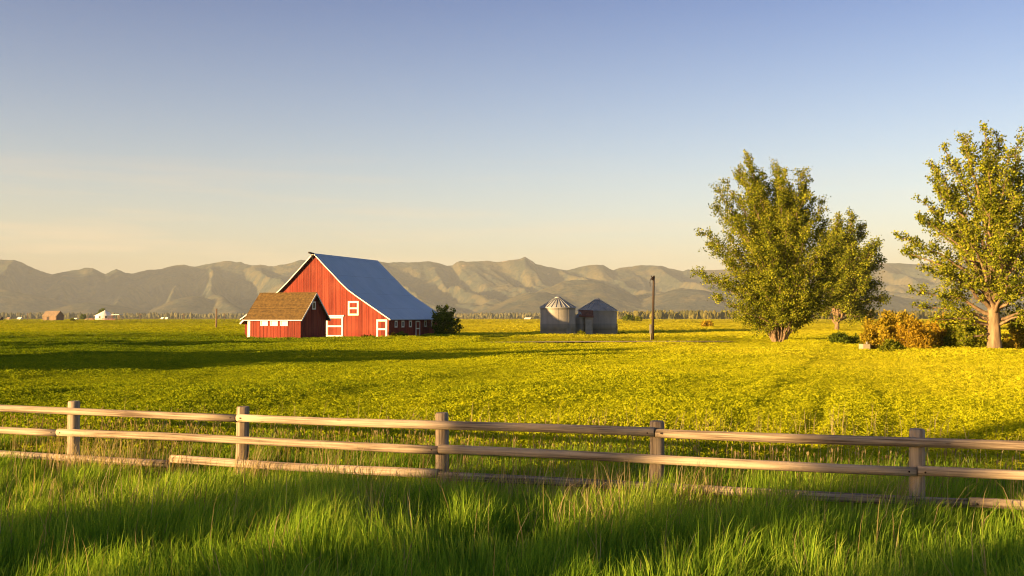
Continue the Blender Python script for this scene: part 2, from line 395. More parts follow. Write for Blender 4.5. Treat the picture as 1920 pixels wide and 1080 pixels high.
# ------------------------------------------------------------------ barn and shed
BR = math.atan2(-.348, .937)
def framed(name, parent, origin, ux, nrm, w, h, z0, fw, bars=(), pane='red', proud=.05, bottom=True, panel_name='panel', label=None):
    """door/window: white frame mesh + panel child, built in the parent's local space. origin = left bottom corner"""
    ux = Vector(ux); nrm = Vector(nrm); o = Vector(origin); up = Vector((0,0,1))
    def bx(mb, a, b, c, d, p0, p1):
        pts = [o+ux*x+up*z+nrm*p for p in (p0, p1) for x, z in ((a, c), (b, c), (b, d), (a, d))]
        n = len(mb.v); mb.v += [tuple(q) for q in pts]
        for q in ((0,1,2,3),(7,6,5,4),(4,5,1,0),(5,6,2,1),(6,7,3,2),(7,4,0,3)): mb.f.append(tuple(n+i for i in q)); mb.sm.append(False)
    m = MB()
    bx(m, 0, fw, 0, h, .0, proud+.03); bx(m, w-fw, w, 0, h, .0, proud+.03)
    bx(m, fw, w-fw, h-fw, h, .0, proud+.026)
    if bottom: bx(m, fw, w-fw, 0, fw, .0, proud+.026)
    for b in bars: bx(m, fw, w-fw, b-fw*.45, b+fw*.45, .0, proud+.024)
    fr = m.build(name, M['white'], parent)
    p = MB(); bx(p, fw-.01, w-fw+.01, .01, h-fw+.01, -.01, proud*.5); p.build(panel_name, M[pane], fr)
    return fr

def barn():
    b = empty('barn', (-28.7, 145, 0), BR, 'large red barn with steep flared blue-grey metal roof and white trim', 'barn')
    prof = [(0,12.2),(2.4,9.92),(4.6,7.85),(5.8,6.82),(7.2,5.9),(12.55,2.58)]
    L = 18.7
    def hz(x):
        x = abs(x); return float(np.interp(x, [p[0] for p in prof], [p[1] for p in prof]))-.16
    hw = 12.06
    w = MB()
    xs = [-hw,-9,-7.2,-5.8,-4.6,-2.4,0,2.4,4.6,5.8,7.2,9,hw]
    for y, fl in ((0, False), (L, True)):
        pts = [(-hw, y, -.3)]+[(hw, y, -.3)]+[(x, y, hz(x)) for x in reversed(xs)]
        w.face(pts[::-1] if fl else pts)
    for x, s in ((-hw, -1), (hw, 1)):
        q = [(x, 0, -.3), (x, L, -.3), (x, L, hz(x)), (x, 0, hz(x))]; w.face(q if s > 0 else q[::-1])
    x = -hw+.45
    while x < hw-.2:
        if not (5.4 < x < 7.3): w.box(x-.03, x+.03, -.028, .002, 0, hz(x)-.05)
        x += .6
    y = .5
    while y < L: w.box(hw-.002, hw+.028, y-.03, y+.03, 0, hz(hw)-.05); y += .6
    w.build('wall', M['red'], b)
    # roof: a thick folded sheet
    r = MB(); y0, y1 = -.55, L+.5; full = [(-p[0], p[1]) for p in reversed(prof[1:])]+prof
    s = 0
    for (xa, za), (xb, zb) in zip(full, full[1:]):
        l = math.hypot(xb-xa, zb-za); t = .1
        r.face([(xa,y0,za),(xb,y0,zb),(xb,y1,zb),(xa,y1,za)], [(y0,s),(y0,s+l),(y1,s+l),(y1,s)])
        r.face([(xb,y0,zb-t),(xa,y0,za-t),(xa,y1,za-t),(xb,y1,zb-t)], [(0,0)]*4)
        r.face([(xa,y0,za-t),(xb,y0,zb-t),(xb,y0,zb),(xa,y0,za)], [(0,0)]*4)
        r.face([(xb,y1,zb-t),(xa,y1,za-t),(xa,y1,za),(xb,y1,zb)], [(0,0)]*4)
        s += l
    for (xx, zz), sg in ((full[0], -1), (full[-1], 1)):
        q = [(xx,y0,zz-t),(xx,y1,zz-t),(xx,y1,zz),(xx,y0,zz)]; r.face(q if sg > 0 else q[::-1], [(0,0)]*4)
    r.build('roof', M['roof'], b)
    tr = MB()
    for (xa, za), (xb, zb) in zip(full, full[1:]):
        tr.face([(xa,y0-.035,za-.14),(xb,y0-.035,zb-.14),(xb,y0-.035,zb+.03),(xa,y0-.035,za+.03)])
        tr.face([(xa,y0-.035,za+.03),(xb,y0-.035,zb+.03),(xb,y0-.003,zb+.03),(xa,y0-.003,za+.03)])
        tr.face([(xb,y0-.035,zb-.14),(xa,y0-.035,za-.14),(xa,y0-.003,za-.14),(xb,y0-.003,zb-.14)])
        tr.face([(xb,y0-.003,zb-.14),(xa,y0-.003,za-.14),(xa,y0-.003,za+.03),(xb,y0-.003,zb+.03)])
    tr.build('bargeboard', M['white'], b)
    cb = MB()
    cb.box(hw-.1, hw+.045, -.045, -.03, 0, hz(hw)-.12); cb.box(hw+.03, hw+.045, -.03, .1, 0, hz(hw)-.12); cb.build('corner_board', M['red'], b)
    h = MB(); h.bar((0,-1.75,12.22),(0,-.4,12.12),.2,.22); h.bar((0,-1.2,12.1),(0,-.58,11.2),.08,.08); h.build('hay_beam', M['darkwood'], b)
    framed('hay_hatch', b, (5.5,0,3.15), (1,0,0), (0,-1,0), 1.72, 2.05, 0, .25, (1.02,))
    framed('stable_door', b, (10.1,0,.02), (1,0,0), (0,-1,0), 1.72, 2.55, 0, .27, (1.18,), bottom=False)
    d = framed('sliding_door', b, (1.9,0,.05), (1,0,0), (0,-1,0), 2.8, 2.95, 0, .26, (1.55,))
    t = MB(); t.box(1.7, 4.9, -.16, -.02, 3.02, 3.2); t.build('door_track', M['white'], b)
    for y in (2.1, 4.3, 6.75, 11.9, 14.4):
        framed('window', b, (hw, y-.42, 1.42), (0,1,0), (1,0,0), .84, .98, 0, .17, (), 'glass', panel_name='pane')
    framed('side_door', b, (hw, 8.55, .05), (0,1,0), (1,0,0), 1.45, 2.3, 0, .17, (1.15,), bottom=False)
    m = MB(); m.box(hw, hw+.25, 9.2, 9.3, 2.42, 2.5); m.build('door_lamp', M['galv'], b)
barn()

def shed():
    o = (-26.1, 123.0, 0)
    f = .893
    s = empty('board_shed', o, BR, 'small red board shed with brown shingle roof standing in front of the barn', 'shed')
    Lx, Wy, he, hr = 7.7, 6.0, 2.95, 5.95
    my = Wy/2; w = MB()
    w.face([(-Lx,0,-.3),(0,0,-.3),(0,0,he),(-Lx,0,he)]); w.face([(0,Wy,-.3),(-Lx,Wy,-.3),(-Lx,Wy,he),(0,Wy,he)])
    w.face([(0,0,-.3),(0,Wy,-.3),(0,Wy,he),(0,my,hr-.1),(0,0,he)]); w.face([(-Lx,Wy,-.3),(-Lx,0,-.3),(-Lx,0,he),(-Lx,my,hr-.1),(-Lx,Wy,he)])
    x = -Lx+.3
    while x < -.1:
        if not any(a-.05 < x < a+1.12 for a in (-5.8, -4.36, -2.9)): w.box(x-.025, x+.025, -.028, .002, 0, he-.05)
        else: w.box(x-.025, x+.025, -.028, .002, 0, 1.88)
        x += .5
    y = .4
    while y < Wy:
        z = he+(hr-.1-he)*(1-abs(y-my)/my)-.1
        if abs(y-my) > .55: w.box(-.002, .028, y-.025, y+.025, 0, z)
        y += .5
    w.build('wall', M['red'], s)
    # steep shingle roof: courses stepped a little
    r = MB(); xo0, xo1 = -Lx-.35, .42; sl = (hr-he)/my; ov = .42
    def course(sgn):
        n = 22; T = math.hypot(my+ov, (my+ov)*sl)
        for k in range(n):
            a = k/n; b = (k+1)/n
            ya = my-sgn*(my+ov)*a; yb = my-sgn*(my+ov)*b
            za = hr-(my+ov)*sl*a+.02; zb = hr-(my+ov)*sl*b+.055
            q = [(xo0,yb,zb),(xo1,yb,zb),(xo1,ya,za),(xo0,ya,za)]; uv = [(xo0,-T*b),(xo1,-T*b),(xo1,-T*a),(xo0,-T*a)]
            r.face(q if sgn > 0 else q[::-1], uv if sgn > 0 else uv[::-1])
            e = [(xo0,yb,zb-.04),(xo1,yb,zb-.04),(xo1,yb,zb),(xo0,yb,zb)]; r.face(e if sgn > 0 else e[::-1], [(0,-T*b)]*4)
    course(1); course(-1)
    for xe, s1 in ((xo0, -1), (xo1, 1)):
        for sgn in (1, -1):
            ye = my-sgn*(my+ov); ze = hr-(my+ov)*sl
            q = [(xe,my,hr-.1),(xe,ye,ze-.1),(xe,ye,ze+.05),(xe,my,hr+.04)]; r.face(q if s1*sgn < 0 else q[::-1], [(0,0)]*4)
    r.face([(xo0,-ov,he-ov*sl-.1),(xo0,my,hr-.1),(xo1,my,hr-.1),(xo1,-ov,he-ov*sl-.1)], [(0,0)]*4)
    r.face([(xo0,my,hr-.1),(xo0,Wy+ov,he-ov*sl-.1),(xo1,Wy+ov,he-ov*sl-.1),(xo1,my,hr-.1)], [(0,0)]*4)
    rf = r.build('roof', M['shingle'], s)
    c = MB(); x = xo0
    while x < xo1-.05: c.box(x, min(x+.28, xo1), my-.11, my+.11, hr+.03, hr+.09+.02*random.random()); x += .29
    c.build('ridge_cap', M['shingle'], rf)
    t = MB(); ye = -ov; ze = he-ov*sl
    t.box(xo0, xo1+.03, ye-.06, ye-.01, ze-.09, ze+.02)
    t.build('fascia', M['white'], s)
    t = MB()
    for ye, ze in ((-ov, he-ov*sl), (Wy+ov, he-ov*sl)):
        t.bar((xo1+.02, ye, ze-.05), (xo1+.02, my, hr-.06), .035, .17, up=(0,0,1))
    t.build('bargeboard', M['white'], s)
    # little pent roof with a post at the far left end
    p = MB(); p.face([(xo0-.5,-ov,he-.85),(xo0,-ov,he-.38),(xo0,2.2,he-.38),(xo0-.5,2.2,he-.85)], [(0,0),(1.3,0),(1.3,2.4),(0,2.4)])
    p.face([(xo0,-ov,he-.46),(xo0-.5,-ov,he-.93),(xo0-.5,2.2,he-.93),(xo0,2.2,he-.46)], [(0,0)]*4)
    p.build('pent_roof', M['shingle'], s)
    p = MB(); p.bar((xo0-.52,-ov-.03,he-.9),(xo0+.02,-ov-.03,he-.42),.05,.2); p.build('pent_fascia', M['white'], s)
    p = MB(); p.face([(-Lx-.55,.45,-.2),(-Lx,.45,-.2),(-Lx,.45,he-.5),(-Lx-.55,.45,he-.85)]); p.face([(-Lx-.55,2.2,-.2),(-Lx-.55,.45,-.2),(-Lx-.55,.45,he-.85),(-Lx-.55,2.2,he-.85)])
    p.build('pent_wall', M['red'], s)
    p = MB(); p.box(-Lx-.02,-Lx+.36,-.045,-.004,0,2.55); p.build('corner_board', M['white'], s)
    for x in (-5.8, -4.36, -2.9): framed('window', s, (x, 0, 1.8), (1,0,0), (0,-1,0), 1.09, .88, 0, .12, (), 'pane', panel_name='pane')
    framed('gable_window', s, (0, my-.42, 3.85), (0,1,0), (1,0,0), .82, 1.02, 0, .15, (), 'glass', panel_name='pane')
shed()

# ------------------------------------------------------------------ grain bins
def grain_bin(name, loc, rad, he, hr, label, cat, cap=.45, ribs=24, group=None):
    b = empty(name, loc, .1, label, cat, group)
    w = MB(); w.lathe([(rad,-.3),(rad,he*.24),(rad+.012,he*.243),(rad+.012,he*.48),(rad,he*.483),(rad,he)], 56)
    for k in range(10): a = k*2*math.pi/10+.2; w.bar((rad*math.cos(a)*1.004, rad*math.sin(a)*1.004, 0), (rad*math.cos(a)*1.004, rad*math.sin(a)*1.004, he), .05, .05, up=(1,.3,0))
    w.build('wall', M['galv'], b)
    r = MB(); ro = rad+.16
    r.lathe([(ro,he-.06),(ro,he+.02),(cap,he+hr)], 56); r.lathe([(ro-.02,he-.06),(rad-.1,he)], 56)
    rf = r.build('roof', M['galv_roof'], b)
    q = MB()
    for k in range(ribs):
        a = k*2*math.pi/ribs; c_, s_ = math.cos(a), math.sin(a)
        q.bar((ro*c_, ro*s_, he+.06), (cap*c_, cap*s_, he+hr+.04), .07, .1)
    q.build('rib', M['galv_roof'], rf)
    c = MB(); c.lathe([(cap+.06,he+hr-.05),(cap+.08,he+hr+.16),(cap+.02,he+hr+.2),(0.01,he+hr+.3)], 24); c.build('roof_cap', M['galv_roof'], b)
    return b
DS = 165.5
def at(x, y): return P(x, y, FPX*EYE/(y-HOR))
g1 = grain_bin('grain_bin', ((1046-960)/FPX*DS, DS, -.42), 2.92, 4.9, 1.6, 'round steel grain bin half lit by the sun, left of the pair', 'grain bin')
l = MB()
for k in range(9): l.bar((-.2,0,.4+.5*k),(.2,0,.4+.5*k),.03,.03)
l.bar((-.22,0,.1),(-.22,0,4.9),.05,.05); l.bar((.22,0,.1),(.22,0,4.9),.05,.05)
la = l.build('ladder', M['galv'], g1); la.location = (2.32,-2.02,0); la.rotation_euler = (0,0,.85)
dr = MB(); dr.box(-.5,.5,-.08,.05,.05,1.55); dr.box(-.42,.42,-.13,-.08,.13,1.45); dd = dr.build('hatch_door', M['galv'], g1); dd.location = (1.38,-2.58,0); dd.rotation_euler = (0,0,.5)
D2 = 175.0
g2 = grain_bin('grain_bin', ((1120-960)/FPX*D2, D2, -.42), 3.4, 4.48, 1.9, 'wide steel grain bin in full shade, right of the pair', 'grain bin')
dr = MB(); dr.box(-.45,.45,-.1,.05,.3,2.2); dd = dr.build('hatch_door', M['galv'], g2); dd.location = (3.34,-.77,0); dd.rotation_euler = (0,0,1.35)
D3 = 168.5
g3 = grain_bin('feed_bin', ((1087-960)/FPX*D3, D3, -.42), .95, 3.3, .7, 'narrow steel feed bin squeezed between the two grain bins', 'feed bin', .15, 10)
sh = empty('tin_shed', ((1104-960)/FPX*167.8, 167.8, -.42), -.05, 'grey tin lean-to with rusty roof between the grain bins', 'shed')
w = MB(); w.box(-.65,.65,-.4,2.0,-.2,3.3); w.build('wall', M['galv'], sh)
w = MB(); w.box(-.55,.45,-.46,-.4,0,2.9); w.build('door', M['galv_roof'], sh)
w = MB(); w.face([(-1.7,-.62,3.5),(.8,-.62,3.36),(.8,2.1,4.5),(-1.7,2.1,4.62)]); w.face([(-1.7,-.62,3.42),(-1.7,2.1,4.54),(.8,2.1,4.42),(.8,-.62,3.28)])
w.face([(-1.7,-.62,3.42),(.8,-.62,3.28),(.8,-.62,3.36),(-1.7,-.62,3.5)]); w.build('roof', M['rust'], sh)

# ------------------------------------------------------------------ log fence
def fence():
    c_top, c_mid, c_bot = 1.62, 1.99, 2.36
    A = Vector((-7.67, 17.43, 0)); d = Vector((12.96, -4.34, 0))/4; L = d.length; dn = d.normalized(); nrm = Vector((dn.y, -dn.x, 0))   # towards the camera
    f = empty('log_fence', (*A.xy, 0), 0, 'weathered three-rail log fence running across the foreground grass', 'fence')
    f.location.z = float(gz(A.x, A.y))
    base = f.location.copy()
    off = {2: .13}
    def log(mb, pts, rads, seg=14):
        n0 = len(mb.f); mb.tube(pts, rads, seg)
        Ls = [0]
        for a, b in zip(pts, pts[1:]): Ls.append(Ls[-1]+(Vector(b)-Vector(a)).length)
        o = random.random()*40
        for i in range(len(pts)-1):
            for k in range(seg):
                v0, v1 = o+.9*k/seg, o+.9*(k+1)/seg
                mb.uv[n0+i*seg+k] = [(Ls[i]+o, v0), (Ls[i]+o, v1), (Ls[i+1]+o, v1), (Ls[i+1]+o, v0)]
    posts = {}
    for i in range(-2, 7):
        s = i*L+off.get(i, 0); p = A+dn*s; posts[i] = s
        m = MB(); r = .1+.006*random.random(); tz = EYE-1.455+random.uniform(-.012, .012)
        lean = Vector((random.uniform(-.015, .02), 0, 0))
        zs = [-.5, .1, .5, .9, tz-.025, tz]; q = [Vector((p.x, p.y, z))-base+lean*(-z if z < .9 else -z) for z in zs]
        q = [v-nrm*.035 for v in q]
        log(m, q, [r*1.05, r*1.03, r, r*.99, r*.97, r*.84], 16)
        m.build('post', M['log'], f)
    def rail(s0, s1, c, lift0=0, lift1=0, r0=.066, r1=.062, sag=0):
        n = 14; pts = []; rr = []
        for k in range(n+1):
            t = k/n; s = s0+(s1-s0)*t; p = A+dn*s+nrm*.115
            z = EYE-c+lift0+(lift1-lift0)*t+.012*math.sin(t*5+s0)-sag*4*t*(1-t)
            pts.append(Vector((p.x, p.y, z))+nrm*.008*math.sin(3*t+s1)-base); rr.append(r0+(r1-r0)*t+.0025*math.sin(9*t+s0*3))
        m = MB(); log(m, pts, rr); o = m.build('rail', M['log'], f)
        for s, e in ((s0, 1), (s1, -1)):
            nl = MB(); p = A+dn*(s+e*.09)+nrm*(.115+.062); q = Vector((p.x, p.y, EYE-c+(lift0 if e > 0 else lift1)))-base
            nl.tube([q, q+nrm*.008], [.013, .013], 8); nl.build('bolt', M['nail'], o)
    g = .007
    rail(-2*L, posts[1]-g, c_top); rail(posts[1]+g, posts[3]-g, c_top, 0, .004, .064, .066); rail(posts[3]+g, posts[5]-g, c_top, .006, .0, .062, .066)
    rail(posts[5]+g, 6.2*L, c_top)
    rail(-2*L, posts[0]-.2, c_mid); rail(posts[0]-.2+g, posts[2]-g, c_mid, .004, .002, .064, .066); rail(posts[2]+g, posts[4]-g, c_mid, .004, 0, .067, .064); rail(posts[4]+g, 6.2*L, c_mid)
    rail(-2*L, posts[0]+2.1, c_bot, -.07, -.06); rail(posts[0]+2.15, posts[2]-g, c_bot, .01, 0, .066, .07); rail(posts[2]+g, posts[4]+.6, c_bot, -.03, .0); rail(posts[4]+.6+g*2, 6.2*L, c_bot, 0, -.02)
fence()

# ------------------------------------------------------------------ grass
def blades(name, xy, h, wdt, lean, var, mat, kind_label, seed=1, zoff=0):
    r = np.random.default_rng(seed); n = len(xy)
    z = gz(xy[:, 0], xy[:, 1])+zoff
    base = np.column_stack([xy, z]); ang = r.uniform(0, 2*np.pi, n)
    side = np.column_stack([np.cos(ang), np.sin(ang), np.zeros(n)])
    la = r.normal(.5, .9, n)+3.5*(fbm(xy[:, 0]/1.1, xy[:, 1]/1.1, 33, 2)-.5)*2; ld_ = np.column_stack([np.cos(la), np.sin(la)*.8, np.zeros(n)])
    h = h[:, None]; wdt = wdt[:, None]; ln = lean[:, None]
    up = np.array([0, 0, 1.0])
    c1 = base+up*h*.5+ld_*h*ln*.22; c2 = base+up*h*.82*(1-.15*ln)+ld_*h*ln*.62; c3 = base+up*h*(1-.32*ln)+ld_*h*ln*1.1
    V = np.stack([base-side*wdt*.5, base+side*wdt*.5, c1-side*wdt*.5, c1+side*wdt*.5, c2-side*wdt*.32, c2+side*wdt*.32, c3], 1).reshape(-1, 3)
    o = np.arange(n)[:, None]*7
    T = np.concatenate([o+np.array([[0,1,3]]), o+np.array([[0,3,2]]), o+np.array([[2,3,5]]), o+np.array([[2,5,4]]), o+np.array([[4,5,6]])], 0)
    return link(name, np_mesh(name, V, T, np.tile(var, 5), True), mat)
FA = np.array([-7.67, 17.43]); FD = np.array([12.96, -4.34]); FD = FD/np.linalg.norm(FD)
def fence_side(xy): return (xy[:, 0]-FA[0])*FD[1]*-1+(xy[:, 1]-FA[1])*FD[0]   # >0 beyond the fence
def foreground():
    r = np.random.default_rng(5)
    n = 640000
    xy = np.column_stack([r.uniform(-13.5, 12.5, n), r.uniform(6.0, 22, n)])
    fs = fence_side(xy)
    keep = (fs < 4.2) & (np.abs(xy[:, 0]) < xy[:, 1]*.58+1.6)
    cl = fbm(xy[:, 0]/.55, xy[:, 1]/.55, 7, 3); big = fbm(xy[:, 0]/2.4, xy[:, 1]/2.4, 9, 3)
    keep &= r.random(n) < np.clip(.25+1.5*(cl-.2), .1, 1)*np.where(fs > 1, np.clip(1.1-.22*fs, .1, 1), 1)
    xy = xy[keep]; cl = cl[keep]; big = big[keep]; fs = fs[keep]; n = len(xy)
    left = smooth(-1, -7, xy[:, 0])
    h = (.33+.50*cl+.40*(big-.5))*r.uniform(.6, 1.2, n)*(1-.18*left)
    h *= np.where(fs > 0, .85, 1.0)*(1-.45*np.exp(-((fs+.45)/.75)**2)*np.clip(1.15-.12*(xy[:, 0]+3), .35, 1)*np.where(xy[:, 0] > -5.8, 1, .25))*r.choice([.6, 1, 1, 1.15], n); h = np.clip(h*1.0, .12, .95)
    w = r.uniform(.005, .0125, n); lean = np.clip(r.gamma(2.0, .15, n), .04, 1.0)
    var = np.clip(r.normal(.5, .22, n)+.5*(big-.5), 0, 1)
    tag(blades('tall_grass', xy, h, w, lean, var, M['grass'], ''), kind='stuff')
    # dry stems and seed heads
    cx = [(-5.8,16.55,.7),(-6.9,16.95,.8),(-7.4,17.0,.6),(-6.6,16.6,.7),(-4.2,15.9,.5),(-2.8,15.6,.8),(-1.0,14.6,.35),(.1,14.1,.5),(.6,13.8,.6),(1.4,13.6,.5),(2.5,13.6,.4),(4.9,12.7,.5),(3.3,12.2,.4),(-1.8,12.3,.6),(1.2,12.0,.8),(-5.2,13.2,1.2)]
    pts = []
    for x, y, s in cx: pts.append(np.column_stack([r.normal(x, s*.5, 90), r.normal(y, s*.35, 90)]))
    pts.append(np.column_stack([r.uniform(-10, 10, 2400), r.uniform(8.5, 24, 2400)]))
    xy = np.concatenate(pts); xy = xy[np.abs(xy[:, 0]) < xy[:, 1]*.58+1]; n = len(xy)
    h = r.uniform(.5, 1.0, n); w = r.uniform(.005, .010, n); lean = np.clip(r.gamma(2, .12, n), .03, .8)
    tag(blades('dry_grass', xy, h, w, lean, r.random(n), M['straw'], '', 3), kind='stuff')
foreground()
def seed_heads():
    r = np.random.default_rng(19); n = 900
    s = r.uniform(-4, 17, n); q = np.abs(r.normal(.9, 1.0, n))+.1
    xy = FA+FD*s[:, None]+np.array([-FD[1], FD[0]])*q[:, None]
    # stalk with a plump head, built as crossed slim diamonds
    z = gz(xy[:, 0], xy[:, 1]); h = r.uniform(.6, 1.0, n); V = []; T = []; var = []
    lx = r.normal(.05, .07, n); ly = r.normal(.02, .05, n)
    for i in range(n):
        b = np.array([xy[i, 0], xy[i, 1], z[i]]); t = b+np.array([lx[i], ly[i], h[i]]); hd = (t-b)/h[i]; L = r.uniform(.05, .1); a0 = r.uniform(0, 3)
        for k in range(2):
            a = a0+k*1.57; sd = np.array([math.cos(a), math.sin(a), 0])
            o = len(V); V += [b-sd*.003, b+sd*.003, t+sd*.002, t-sd*.002]; T += [(o, o+1, o+2, o+3)]
            o = len(V); V += [t-hd*.01, t+hd*L*.5+sd*.013, t+hd*L, t+hd*L*.5-sd*.013]; T += [(o, o+1, o+2, o+3)]; v = r.random(); var += [v*.6, v]
    tag(link('seed_grass', np_mesh('seed_grass', np.array(V), np.array(T), np.array(var)), M['straw']), kind='stuff')
seed_heads()

# ------------------------------------------------------------------ crop field: leafy clumps set on points (geometry nodes)
def leaf_quads(c, d, nrm, ln, wd):
    """rhombus leaves: centre c, direction d, normal nrm"""
    s = np.cross(d, nrm); s /= np.linalg.norm(s, axis=1, keepdims=True)+1e-9
    ln = ln[:, None]; wd = wd[:, None]
    V = np.stack([c-d*ln*.5, c+s*wd*.5+d*ln*.05, c+d*ln*.5, c-s*wd*.5+d*ln*.05], 1).reshape(-1, 3)
    F = np.arange(len(c)*4).reshape(-1, 4); return V, F
def unit(r, n):
    v = r.normal(size=(n, 3)); return v/np.linalg.norm(v, axis=1, keepdims=True)
def clump(i, nl, rad, h, ls, upright):
    r = np.random.default_rng(100+i)
    ns = 11; a = r.uniform(0, 2*np.pi, ns); rr = rad*np.sqrt(r.uniform(0, 1, ns)); tip = np.column_stack([rr*np.cos(a), rr*np.sin(a), h*r.uniform(.6, 1.05, ns)])
    k = r.integers(0, ns, nl); t = r.beta(2.4, 1.1, nl)[:, None]
    c = tip[k]*t*np.array([1, 1, 1])+r.normal(0, ls*.7, (nl, 3)); c[:, 2] = np.abs(c[:, 2])
    nrm = unit(r, nl)*np.array([1, 1, .7])+np.array([0, 0, upright]); nrm /= np.linalg.norm(nrm, axis=1, keepdims=True)
    d = np.cross(nrm, unit(r, nl)); d /= np.linalg.norm(d, axis=1, keepdims=True)
    V, F = leaf_quads(c, d, nrm, ls*r.uniform(.7, 1.3, nl), ls*r.uniform(.5, .8, nl))
    me = np_mesh('leafy_clump', V, F, r.random(nl)); me.materials.append(M['crop'])
    return bpy.data.objects.new('leafy_clump', me)
def scatter(name, pts, scl, srcs, seed):
    r = np.random.default_rng(seed); n = len(pts)
    me = bpy.data.meshes.new(name); me.vertices.add(n); me.vertices.foreach_set('co', pts.astype(np.float32).ravel())
    a = me.attributes.new('rot', 'FLOAT_VECTOR', 'POINT'); rot = np.zeros((n, 3), np.float32); rot[:, 2] = r.uniform(0, 6.28, n); rot[:, :2] = r.normal(0, .12, (n, 2)); a.data.foreach_set('vector', rot.ravel())
    a = me.attributes.new('scl', 'FLOAT_VECTOR', 'POINT'); a.data.foreach_set('vector', scl.astype(np.float32).ravel())
    a = me.attributes.new('pick', 'INT', 'POINT'); a.data.foreach_set('value', r.integers(0, len(srcs), n).astype(np.int32))
    o = link(name, me, None); tag(o, kind='stuff')
    ng = bpy.data.node_groups.new(name, 'GeometryNodeTree')
    ng.interface.new_socket('Geometry', in_out='INPUT', socket_type='NodeSocketGeometry'); ng.interface.new_socket('Geometry', in_out='OUTPUT', socket_type='NodeSocketGeometry')
    nd = ng.nodes; gi = nd.new('NodeGroupInput'); go = nd.new('NodeGroupOutput'); ip = nd.new('GeometryNodeInstanceOnPoints'); jn = nd.new('GeometryNodeJoinGeometry')
    for s in reversed(srcs):
        oi = nd.new('GeometryNodeObjectInfo'); oi.inputs['Object'].default_value = s; oi.inputs['As Instance'].default_value = True
        ng.links.new(oi.outputs['Geometry'], jn.inputs[0])
    def na(nm, t):
        q = nd.new('GeometryNodeInputNamedAttribute'); q.data_type = t; q.inputs['Name'].default_value = nm; return q.outputs['Attribute']
    e = nd.new('FunctionNodeEulerToRotation'); ng.links.new(na('rot', 'FLOAT_VECTOR'), e.inputs[0])
    ng.links.new(gi.outputs[0], ip.inputs['Points']); ng.links.new(jn.outputs[0], ip.inputs['Instance']); ip.inputs['Pick Instance'].default_value = True
    ng.links.new(na('pick', 'INT'), ip.inputs['Instance Index']); ng.links.new(e.outputs[0], ip.inputs['Rotation']); ng.links.new(na('scl', 'FLOAT_VECTOR'), ip.inputs['Scale'])
    ng.links.new(ip.outputs[0], go.inputs[0])
    md = o.modifiers.new('scatter', 'NODES'); md.node_group = ng
    return o
def in_plot(x, y):
    """False where buildings stand or the track runs"""
    c, s = math.cos(-BR), math.sin(-BR)
    lx = (x+28.7)*c-(y-145)*s; ly = (x+28.7)*s+(y-145)*c
    ok = ~((np.abs(lx) < 12.6) & (ly > -.35) & (ly < 19.2)); ox = x+26.1; oy = y-123.0; ox, oy = ox*c-oy*s, ox*s+oy*c
    ok &= ~((ox > -9.2) & (ox < .1) & (oy > -.1) & (oy < 6.2))
    ok &= np.hypot(x-7.4, y-DS) > 3.0; ok &= np.hypot(x-14.6, y-D2) > 3.5
    return ok
def road_y(x): return 111+.02*(x-8)+2.5*np.sin(x/14)
def field():
    r = np.random.default_rng(23)
    srcs = [clump(i, 105, .18, .34, .05, 0) for i in range(6)]
    P_ = []; S_ = []
    def band(d0, d1, dens, s0, s1, zs):
        A_ = .5*1.2*(d1*d1-d0*d0)+4*(d1-d0); n = int(A_*dens)
        y = np.sqrt(r.uniform(d0*d0, d1*d1, n)); x = r.uniform(-.57, .57, n)*y+r.uniform(-2, 2, n)
        fs = fence_side(np.column_stack([x, y])); k = in_plot(x, y) & (fs > .9) & ~((x > -3) & (x < 25) & (y-road_y(x) < 1.5) & (y-road_y(x) > -7))
        # mown strips in front of the buildings and low patches in the crop
        tall = np.clip(.55+1.1*(fbm(x/5, y/7, 77, 3)-.28), .35, 1.25)
        tall *= np.where((y > 128) & (y < 147) & (x < 0), .3, 1)
        tall *= np.where((y > 99) & (y < 134) & (x > -4) & (x < 30), .3, 1)
        for off in (0, 1.9): tall *= 1-.28*(np.abs(x-off-(8.1+.352*(y-27))+.5*(fbm(y/9, y*0, 95, 2)-.5)) < .3)*fbm(x/3, y/6, 96, 2)*1.3
        tall *= np.where(np.abs(x-1-(8.1+.352*(y-27))) < 3, .8, 1)*(.75+.5*fbm(x/16, y/22, 91, 3))
        k &= r.random(n) < np.clip(.35+1.4*fbm(x/2.2, y/3, 79, 3), 0, 1)
        x, y, tall = x[k], y[k], tall[k]; n = len(x)
        s = r.uniform(s0, s1, n); P_.append(np.column_stack([x, y, gz(x, y)])); S_.append(np.column_stack([s, s, s*zs*tall]))
    band(15.5, 30, 62, .75, 1.25, .95); band(30, 62, 32, .95, 1.6, .8); band(62, 110, 11, 1.7, 2.6, .55); band(110, 190, 3.4, 2.6, 4.2, .36)
    scatter('alfalfa_field', np.concatenate(P_), np.concatenate(S_), srcs, 3)
    P_.clear(); S_.clear()
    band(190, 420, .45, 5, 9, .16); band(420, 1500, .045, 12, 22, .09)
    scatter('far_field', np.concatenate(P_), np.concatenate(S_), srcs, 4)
field()
def track():
    xs = np.linspace(-4, 26, 40); yc = road_y(xs); w = 1.5*np.sin(np.pi*np.clip((xs+4)/30, 0.02, .98))**.4
    a = np.column_stack([xs, yc-w]); b = np.column_stack([xs, yc+w]); v = np.stack([a, b], 1).reshape(-1, 2)
    V = np.column_stack([v, gz(v[:, 0], v[:, 1])+.13]); n = len(xs)
    F = np.array([(2*i, 2*i+2, 2*i+3, 2*i+1) for i in range(n-1)])
    tag(link('dirt_track', np_mesh('dirt_track', V, F), m_plain('pale_dirt', (.6,.47,.3), 1, 0, .2, 1)), kind='structure')
track()

